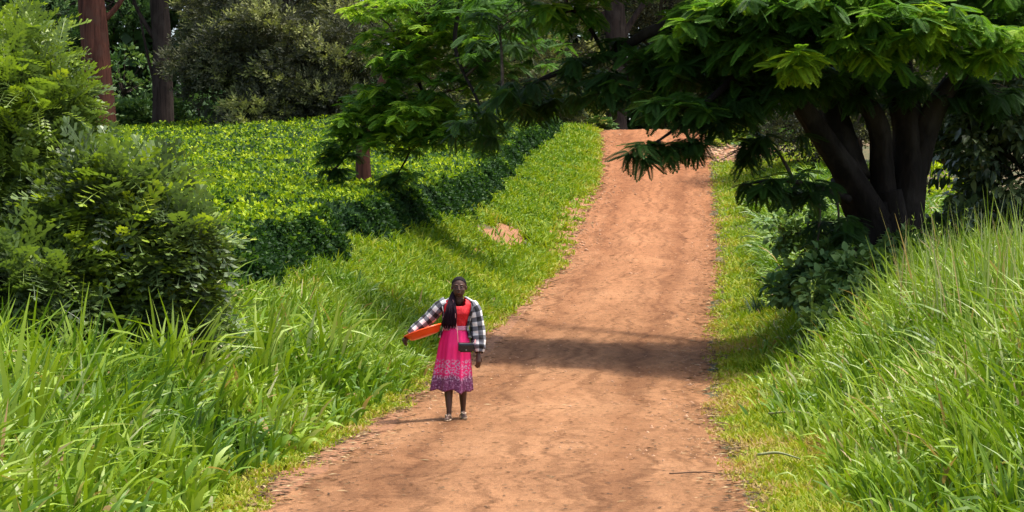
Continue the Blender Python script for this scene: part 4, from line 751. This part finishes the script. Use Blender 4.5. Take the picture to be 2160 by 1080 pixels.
# legs and feet
for hx, kx, ax, ay, fz, sy in ((-.095, -.098, -.092, -.15, 0, 0), (.045, .058, .060, .13, 0, 0)):
    tb(mb, [(hx, 0, .84), (hx, -.01 + ay * .3, .66), (kx, -.02 + ay * .6, .47), (kx, .01 + ay * .75, .33), (ax, ay + .01, .12), (ax, ay + .015, .07)], [.085, .07, .054, .052, .030, .030])
    tb(mb, [(ax, ay + .045, .040), (ax, ay - .03, .050), (ax + (-.012 if hx < 0 else .014), ay - .10, .034), (ax + (-.018 if hx < 0 else .022), ay - .14, .030)], [.026, .030, .030, .022], sides=10)
    for q in range(5):
        s = -1 if hx < 0 else 1; xx = ax + s * (.018 + (q - 2) * .0125); ball(mb, (xx, ay - .155 - (.018 if (q == (4 if s < 0 else 0)) else .010 - abs(q - 2) * .002), .028), (.0078, .017, .008), 6)
body = mb.build("body", m_skin, woman)
md = body.modifiers.new("join", 'REMESH'); md.mode = 'VOXEL'; md.voxel_size = .0042; md.use_smooth_shade = True
ms = body.modifiers.new("soften", 'SMOOTH'); ms.factor = .5; ms.iterations = 4
# eyes
m_eye = plain("eye white", (.13, .11, .10), .3, .5); m_hair = plain("black braided hair", (.008, .006, .008), .8, .12, .4, 90)
for s in (-1, 1):
    mb = MB(); ball(mb, (HX + s * .030, HY - .0745, HZ + .006), (.012, .006, .0055), 8); e = mb.build("eye", m_eye, woman)
    mb = MB(); ball(mb, (HX + s * .030, HY - .0790, HZ + .006), (.0052, .0035, .0052), 7); mb.build("iris", m_hair, e)
# close hair cap drawn back, long braids over her right shoulder
mb = MB(); th = np.linspace(0, 1.95, 16); ph = np.arange(36) * 2 * math.pi / 36; V = []
for t in th:
    front = np.clip(-np.sin(ph), 0, 1); tt_ = t * (1 - .56 * front ** .7) ; r = 1.05
    V.append(np.stack([HX + .084 * r * np.sin(tt_) * np.cos(ph), HY + .018 + .099 * r * np.sin(tt_) * np.sin(ph), HZ + .026 + .094 * r * np.cos(tt_)], -1))
V = np.array(V); i, j = np.meshgrid(np.arange(15), np.arange(36)); Q = np.stack([i * 36 + j, (i + 1) * 36 + j, (i + 1) * 36 + (j + 1) % 36, i * 36 + (j + 1) % 36], -1).reshape(-1, 4); mb.add(V.reshape(-1, 3), Q)
ball(mb, (HX - .02, HY + .10, HZ - .02), (.05, .04, .06), 10)
cap_ = mb.build("hair", m_hair, woman)
m_braid = plain("dark plum braids", (.013, .004, .010), .75, .15, .5, 70)
mb = MB(); rr = np.random.default_rng(5)
for k in range(30):
    u1 = (k % 10) / 9; l = k // 10; e = rr.normal(0, .006, 3)
    xb = -.165 + .15 * u1 + e[0]; tube(mb, [(HX - .05 + .03 * u1, HY + .07 - .02 * l, HZ - .01), (-.075 + .035 * u1, .03 - .028 * l, 1.41), (-.105 + .075 * u1, -.075 - .016 * l, 1.32), (-.13 + .115 * u1, -.122 - .010 * l + e[1], 1.22), (xb, -.118 - .008 * l, 1.10), (xb + .005, -.100 - .008 * l, 1.03 + .05 * abs(u1 - .4) + rr.uniform(-.02, .05))],
                              [.012, .011, .010, .010, .0085, .004], 6, 5, .12)
mb.build("braids", m_braid, woman)
# dress bodice, belt, skirt
m_red, nt, p, _ = new_mat("red lace bodice"); v = mapping(nt, (1, 1, 1)); n1 = noise(nt, 60, 3, .5, v); r = ramp(nt, [(.4, (.52, .004, .012)), (.6, (.68, .006, .018)), (.75, (.74, .07, .06))])
nt.links.new(n1.outputs[0], r.inputs[0]); nt.links.new(r.outputs[0], p.inputs["Base Color"]); p.inputs["Roughness"].default_value = .7; bump(nt, p, n1.outputs[0], .5, .004)
dress = None
ph = np.arange(72) * 2 * math.pi / 72
mb = MB(); off = lambda z, q: .012 + .012 * np.exp(-((z - 1.21) / .045) ** 2) * (np.exp(-((q - 1.5 * math.pi - .5) / .35) ** 2) + np.exp(-((q - 1.5 * math.pi + .5) / .35) ** 2)) + .003 * np.sin(q * 7 + z * 60) * (z < 1.15)
shell(mb, np.linspace(1.03, 1.385, 56), ph, off, keep=lambda c: ~((c[:, 2] > 1.285 + .02 * (np.abs(c[:, 0] - .015) / .07) ** 4) & (np.abs(c[:, 0] - .015) < .078) & (c[:, 1] < .03)) & ~((np.abs(c[:, 0] - .012) < .06) & (c[:, 2] > 1.345)))
bod = mb.build("dress", m_red, woman); sm = bod.modifiers.new("cloth", 'SOLIDIFY'); sm.thickness = .004
m_skirt, nt, p, _ = new_mat("pink printed skirt"); N, Lk = nt.nodes, nt.links
tc = N.new("ShaderNodeTexCoord"); sp = N.new("ShaderNodeSeparateXYZ"); Lk.new(tc.outputs["UV"], sp.inputs[0])
vor = N.new("ShaderNodeTexVoronoi"); mpv = N.new("ShaderNodeMapping"); mpv.inputs["Scale"].default_value = (3.6, 3.4, 1); mpv.inputs["Location"].default_value = (.0, .1, 0); Lk.new(tc.outputs["UV"], mpv.inputs[0]); Lk.new(mpv.outputs[0], vor.inputs["Vector"]); vor.inputs["Randomness"].default_value = .25
ring = ramp(nt, [(.0, (0, 0, 0)), (.26, (0, 0, 0)), (.30, (1, 1, 1)), (.44, (1, 1, 1)), (.48, (0, 0, 0))]); Lk.new(vor.outputs["Distance"], ring.inputs[0])
band = ramp(nt, [(.0, (0, 0, 0)), (.10, (.0, .0, .0)), (.13, (1, 1, 1)), (.33, (1, 1, 1)), (.37, (0, 0, 0))]); Lk.new(sp.outputs[1], band.inputs[0])      # v = height above hem in metres
ml = N.new("ShaderNodeMath"); ml.operation = 'MULTIPLY'; Lk.new(ring.outputs[0], ml.inputs[0]); Lk.new(band.outputs[0], ml.inputs[1])
n2 = noise(nt, 55, 3, .6, mapping(nt, (1, 1, 1))); sc_ = ramp(nt, [(.42, (0, 0, 0)), (.5, (1, 1, 1))]); Lk.new(n2.outputs[0], sc_.inputs[0])
ml2 = N.new("ShaderNodeMath"); ml2.operation = 'MULTIPLY'; Lk.new(ml.outputs[0], ml2.inputs[0]); Lk.new(sc_.outputs[0], ml2.inputs[1])
nw = noise(nt, 9, 3, .5, tc.outputs["UV"]); hb = N.new("ShaderNodeMath"); hb.operation = 'MULTIPLY_ADD'; Lk.new(nw.outputs[0], hb.inputs[0]); hb.inputs[1].default_value = -.10; Lk.new(sp.outputs[1], hb.inputs[2])
hr = ramp(nt, [(.09, (1, 1, 1)), (.15, (0, 0, 0))]); Lk.new(hb.outputs[0], hr.inputs[0])
pr = ramp(nt, [(.35, (.10, .012, .055)), (.55, (.20, .035, .12)), (.7, (.48, .30, .42))]); Lk.new(n2.outputs[0], pr.inputs[0])
c = mixc(nt, hr.outputs[0], (.74, .003, .14), pr.outputs[0]); c = mixc(nt, ml2.outputs[0], c, (.48, .30, .42)); Lk.new(c, p.inputs["Base Color"]); p.inputs["Roughness"].default_value = .65
mb = MB(); zs = np.linspace(1.045, .335, 40); n = 96; ph = np.arange(n) * 2 * math.pi / n; V, UVs = [], []
for z in zs:
    t = (1.045 - z) / .71; cx = np.interp(t, [0, .25, 1], [-.022, -.035, -.070]); a = np.interp(t, [0, .08, .25, .6, 1], [.127, .145, .175, .200, .226]); b_ = np.interp(t, [0, .1, .3, 1], [.098, .118, .14, .185])
    fold = (.004 + .022 * t ** 1.2) * (np.sin(ph * 9 + 1.2 * np.sin(ph * 2 + .6)) * .6 + np.sin(ph * 5 + 2 + z * 2) * .5 + .35 * np.sin(ph * 16 + 1))
    dz = -.012 * t ** 2 * np.sin(ph * 9 + 1.2 * np.sin(ph * 2 + .6)) - .035 * t * np.exp(-((ph - 5.35) / .35) ** 2)
    V.append(np.stack([cx + (a + fold) * np.cos(ph), -.005 + (b_ + fold) * np.sin(ph) - .01 * t, z + dz], -1)); UVs.append(np.stack([np.abs(((ph - 1.5 * math.pi + math.pi) % (2 * math.pi)) - math.pi) * .2, np.full(n, z - .335)], -1))
V = np.array(V); i, j = np.meshgrid(np.arange(39), np.arange(n)); Q = np.stack([i * n + j, i * n + (j + 1) % n, (i + 1) * n + (j + 1) % n, (i + 1) * n + j], -1).reshape(-1, 4)
mb.add(V.reshape(-1, 3), Q, None, .5, np.array(UVs).reshape(-1, 2)); sk = mb.build("skirt", m_skirt, bod); sm = sk.modifiers.new("cloth", 'SOLIDIFY'); sm.thickness = .003
m_belt = plain("silvery pink belt", (.55, .22, .32), .5, .5, .35, 120)
mb = MB(); shell(mb, np.linspace(1.015, 1.062, 5), np.arange(48) * 2 * math.pi / 48, .020); bl = mb.build("belt", m_belt, bod); sm = bl.modifiers.new("cloth", 'SOLIDIFY'); sm.thickness = .005
# checked jacket: sleeves and open fronts
m_chk, nt, p, _ = new_mat("black and white check flannel"); N, Lk = nt.nodes, nt.links
tc = N.new("ShaderNodeTexCoord"); sp = N.new("ShaderNodeSeparateXYZ"); Lk.new(tc.outputs["UV"], sp.inputs[0]); st = []
for ax, per in ((0, .112), (1, .112)):
    a = N.new("ShaderNodeMath"); a.operation = 'DIVIDE'; Lk.new(sp.outputs[ax], a.inputs[0]); a.inputs[1].default_value = per
    f_ = N.new("ShaderNodeMath"); f_.operation = 'FRACT'; Lk.new(a.outputs[0], f_.inputs[0]); s_ = N.new("ShaderNodeMath"); s_.operation = 'GREATER_THAN'; Lk.new(f_.outputs[0], s_.inputs[0]); s_.inputs[1].default_value = .5; st.append(s_)
ad = N.new("ShaderNodeMath"); ad.operation = 'ADD'; Lk.new(st[0].outputs[0], ad.inputs[0]); Lk.new(st[1].outputs[0], ad.inputs[1])
hf = N.new("ShaderNodeMath"); hf.operation = 'MULTIPLY'; Lk.new(ad.outputs[0], hf.inputs[0]); hf.inputs[1].default_value = .5
r = ramp(nt, [(0, (.74, .72, .70)), (.4, (.13, .135, .155)), (.8, (.009, .009, .011))]); r.color_ramp.interpolation = 'CONSTANT'; Lk.new(hf.outputs[0], r.inputs[0]); Lk.new(r.outputs[0], p.inputs["Base Color"]); p.inputs["Roughness"].default_value = .85
def sleeve(P, R, w):
    mb = MB(); P2, R2 = smooth_path(P, R, 9); sides = 30; T = nrm(np.gradient(P2, axis=0)); a = nrm(np.cross(T, [0, 1., 0])); b_ = np.cross(T, a); q = np.arange(sides + 1) * 2 * math.pi / sides
    L = np.concatenate([[0], np.cumsum(np.linalg.norm(np.diff(P2, axis=0), axis=1))]); rr = R2[:, None] * (1 + w * (.55 * np.sin(L[:, None] * 62 + 1.6 * np.sin(q * 2 + L[:, None] * 9)) + .45 * np.sin(q * 5 + L[:, None] * 22)))
    V = P2[:, None] + rr[..., None] * (np.cos(q)[None, :, None] * a[:, None] + np.sin(q)[None, :, None] * b_[:, None]); m = sides + 1; i, j = np.meshgrid(np.arange(len(P2) - 1), np.arange(sides)); k = (i * m + j).ravel()
    uv = np.stack([np.broadcast_to(q[None] * .075, (len(P2), m)), np.broadcast_to(L[:, None], (len(P2), m))], -1).reshape(-1, 2); mb.add(V.reshape(-1, 3), np.stack([k, k + 1, k + m + 1, k + m], -1), None, .5, uv); return mb
jm = MB(); q = np.linspace(1.5 * math.pi + .95, 3.5 * math.pi - 1.05, 60)
shell(jm, np.linspace(.93, 1.395, 44), q, lambda z, u: .030 + .006 * np.sin(u * 9 + z * 25) + .012 * (z < 1.0), closed=False, keep=lambda c: ~((np.abs(c[:, 0] - .012) < .075) & (c[:, 2] > 1.372)))
jk = jm.build("jacket", m_chk, woman); sm = jk.modifiers.new("cloth", 'SOLIDIFY'); sm.thickness = .005
for P_, R_ in (([(-.125, .01, 1.335), (-.205, .012, 1.275), (-.31, .02, 1.16), (-.41, 0, 1.075), (-.50, -.02, 1.00), (-.545, -.03, .965)], [.066, .074, .074, .068, .062, .046]),
               ([(.150, .012, 1.325), (.196, .014, 1.24), (.222, .028, 1.08), (.236, .022, .94), (.243, 0, .82), (.245, -.02, .757)], [.060, .076, .084, .086, .082, .056])):
    s = sleeve(P_, R_, .06).build("sleeve", m_chk, jk); sm = s.modifiers.new("cloth", 'SOLIDIFY'); sm.thickness = .004
# sandals
m_sole = plain("tan rubber sole", (.42, .30, .20), .8, .3); m_strap = plain("pale sandal strap", (.52, .40, .28), .6, .4)
for ax, ay, s in ((-.092, -.15, -1), (.060, .13, 1)):
    mb = MB(); k = np.arange(24) * 2 * math.pi / 24; out = np.stack([ax + s * .008 + .040 * np.cos(k) * (1 + .12 * -np.sin(k)) + s * .012 * np.clip(-np.sin(k), 0, 1), ay - .055 + .132 * np.sin(k)], -1)
    V = np.concatenate([np.c_[out, np.full(24, .002)], np.c_[out, np.full(24, .018)], [[ax, ay - .05, .002], [ax, ay - .05, .018]]]); i = np.arange(24)
    mb.add(V, np.stack([i, (i + 1) % 24, 24 + (i + 1) % 24, 24 + i], -1), np.vstack([np.stack([np.full(24, 48), (i + 1) % 24, i], -1), np.stack([np.full(24, 49), 24 + i, 24 + (i + 1) % 24], -1)])); sd_ = mb.build("sandal", m_sole, woman, False)
    mb = MB()
    for e in (-1, 1): tube(mb, [(ax + e * .040, ay - .02, .018), (ax + s * .012 + e * .022, ay - .075, .062), (ax + s * .016, ay - .125, .044), (ax + s * .016, ay - .142, .018)], [.007, .009, .006, .004], 7, 5)
    mb.build("strap", m_strap, sd_)
# orange basin carried on her right side
m_or, nt, p, _ = new_mat("orange plastic"); p.inputs["Base Color"].default_value = (.84, .085, .004, 1); p.inputs["Roughness"].default_value = .35; p.inputs["Subsurface Weight"].default_value = .0
bas = thing("basin", "round shallow orange plastic basin the walking woman holds against her hip", "basin"); R0 = .232
prof = [(0, 0), (.150, 0), (.172, .008), (.205, .052), (.218, .070), (R0, .074), (R0 + .003, .068), (R0, .060), (.224, .058)]
inner = [(0, .006), (.148, .006), (.168, .013), (.200, .056), (.214, .077), (R0, .080), (R0 + .003, .068)]
def lathe(mb, pr, n=64):
    k = np.arange(n) * 2 * math.pi / n; V = np.array([[r_ * np.cos(k), r_ * np.sin(k), np.full(n, h_)] for r_, h_ in pr]).transpose(0, 2, 1).reshape(-1, 3)
    i, j = np.meshgrid(np.arange(len(pr) - 1), np.arange(n)); mb.add(V, np.stack([i * n + j, i * n + (j + 1) % n, (i + 1) * n + (j + 1) % n, (i + 1) * n + j], -1).reshape(-1, 4))
mb = MB(); lathe(mb, prof[:6]); lathe(mb, inner[:6]); lathe(mb, [(.218, .0705), (R0 + .003, .064), (R0 + .004, .072), (R0, .081), (.214, .0775)]); mb.build("bowl", m_or, bas)
bas.scale = (KS,) * 3; bas.location = (PX0 - .365 * KS, PY0 - .06 * KS, PZ0 + .945 * KS); bas.rotation_euler = (math.radians(-5), math.radians(-19), 0)
# handbag
m_bag = plain("black glossy faux leather", (.010, .010, .012), .22, .6); m_cord = plain("pink bag strap", (.62, .25, .24), .6, .4); m_gilt = plain("dark metal clasp", (.2, .18, .14), .3, .6)
bag = thing("handbag", "small black glossy handbag at the walking woman's hip on a thin pink strap", "handbag"); bag.scale = (KS,) * 3; bag.location = (PX0 + .105 * KS, PY0 - .175 * KS, PZ0 + .755 * KS)
bm = bmesh.new(); bmesh.ops.create_cube(bm, size=1); bmesh.ops.scale(bm, vec=(.178, .050, .100), verts=bm.verts); bmesh.ops.translate(bm, vec=(0, 0, .066), verts=bm.verts)
bmesh.ops.bevel(bm, geom=list(bm.edges), offset=.020, segments=4, affect='EDGES'); me = bpy.data.meshes.new("pouch"); bm.to_mesh(me); bm.free(); link("pouch", me, m_bag, bag)
mb = MB(); u = np.linspace(-1, 1, 15); rows = []
for t in np.linspace(0, 1, 10): z = .122 - .085 * max(0, t - .25) / .75 * 1.0 - .012 * abs(0) ; yv = .02 - .055 * min(1, t / .25) - .004; rows.append(np.stack([u * .09 * (1 - .0 * u), np.full(15, yv), z - (.03 * (1 - u ** 2) * t * .6)], -1))
V = np.array(rows).reshape(-1, 3); i, j = np.meshgrid(np.arange(9), np.arange(14)); a = (i * 15 + j).ravel(); mb.add(V, np.stack([a, a + 1, a + 16, a + 15], -1)); fl = mb.build("flap", m_bag, bag); sm = fl.modifiers.new("thick", 'SOLIDIFY'); sm.thickness = .004
mb = MB(); ball(mb, (0, -.043, .042), (.009, .005, .009), 7); mb.build("clasp", m_gilt, bag)
mb = MB(); tube(mb, [np.array(q) - [.105, -.175, .755] for q in ((.012, -.176, .872), (.004, -.155, 1.0), (-.008, -.128, 1.08), (-.022, -.150, 1.20), (-.036, -.128, 1.29), (-.052, -.075, 1.365), (-.060, .01, 1.395), (-.02, .09, 1.385), (.06, .115, 1.34), (.12, .13, 1.15), (.19, .09, .98), (.205, -.09, .90), (.200, -.160, .872))], [.0042] * 13, 6, 6)
mb.build("strap", m_cord, bag)
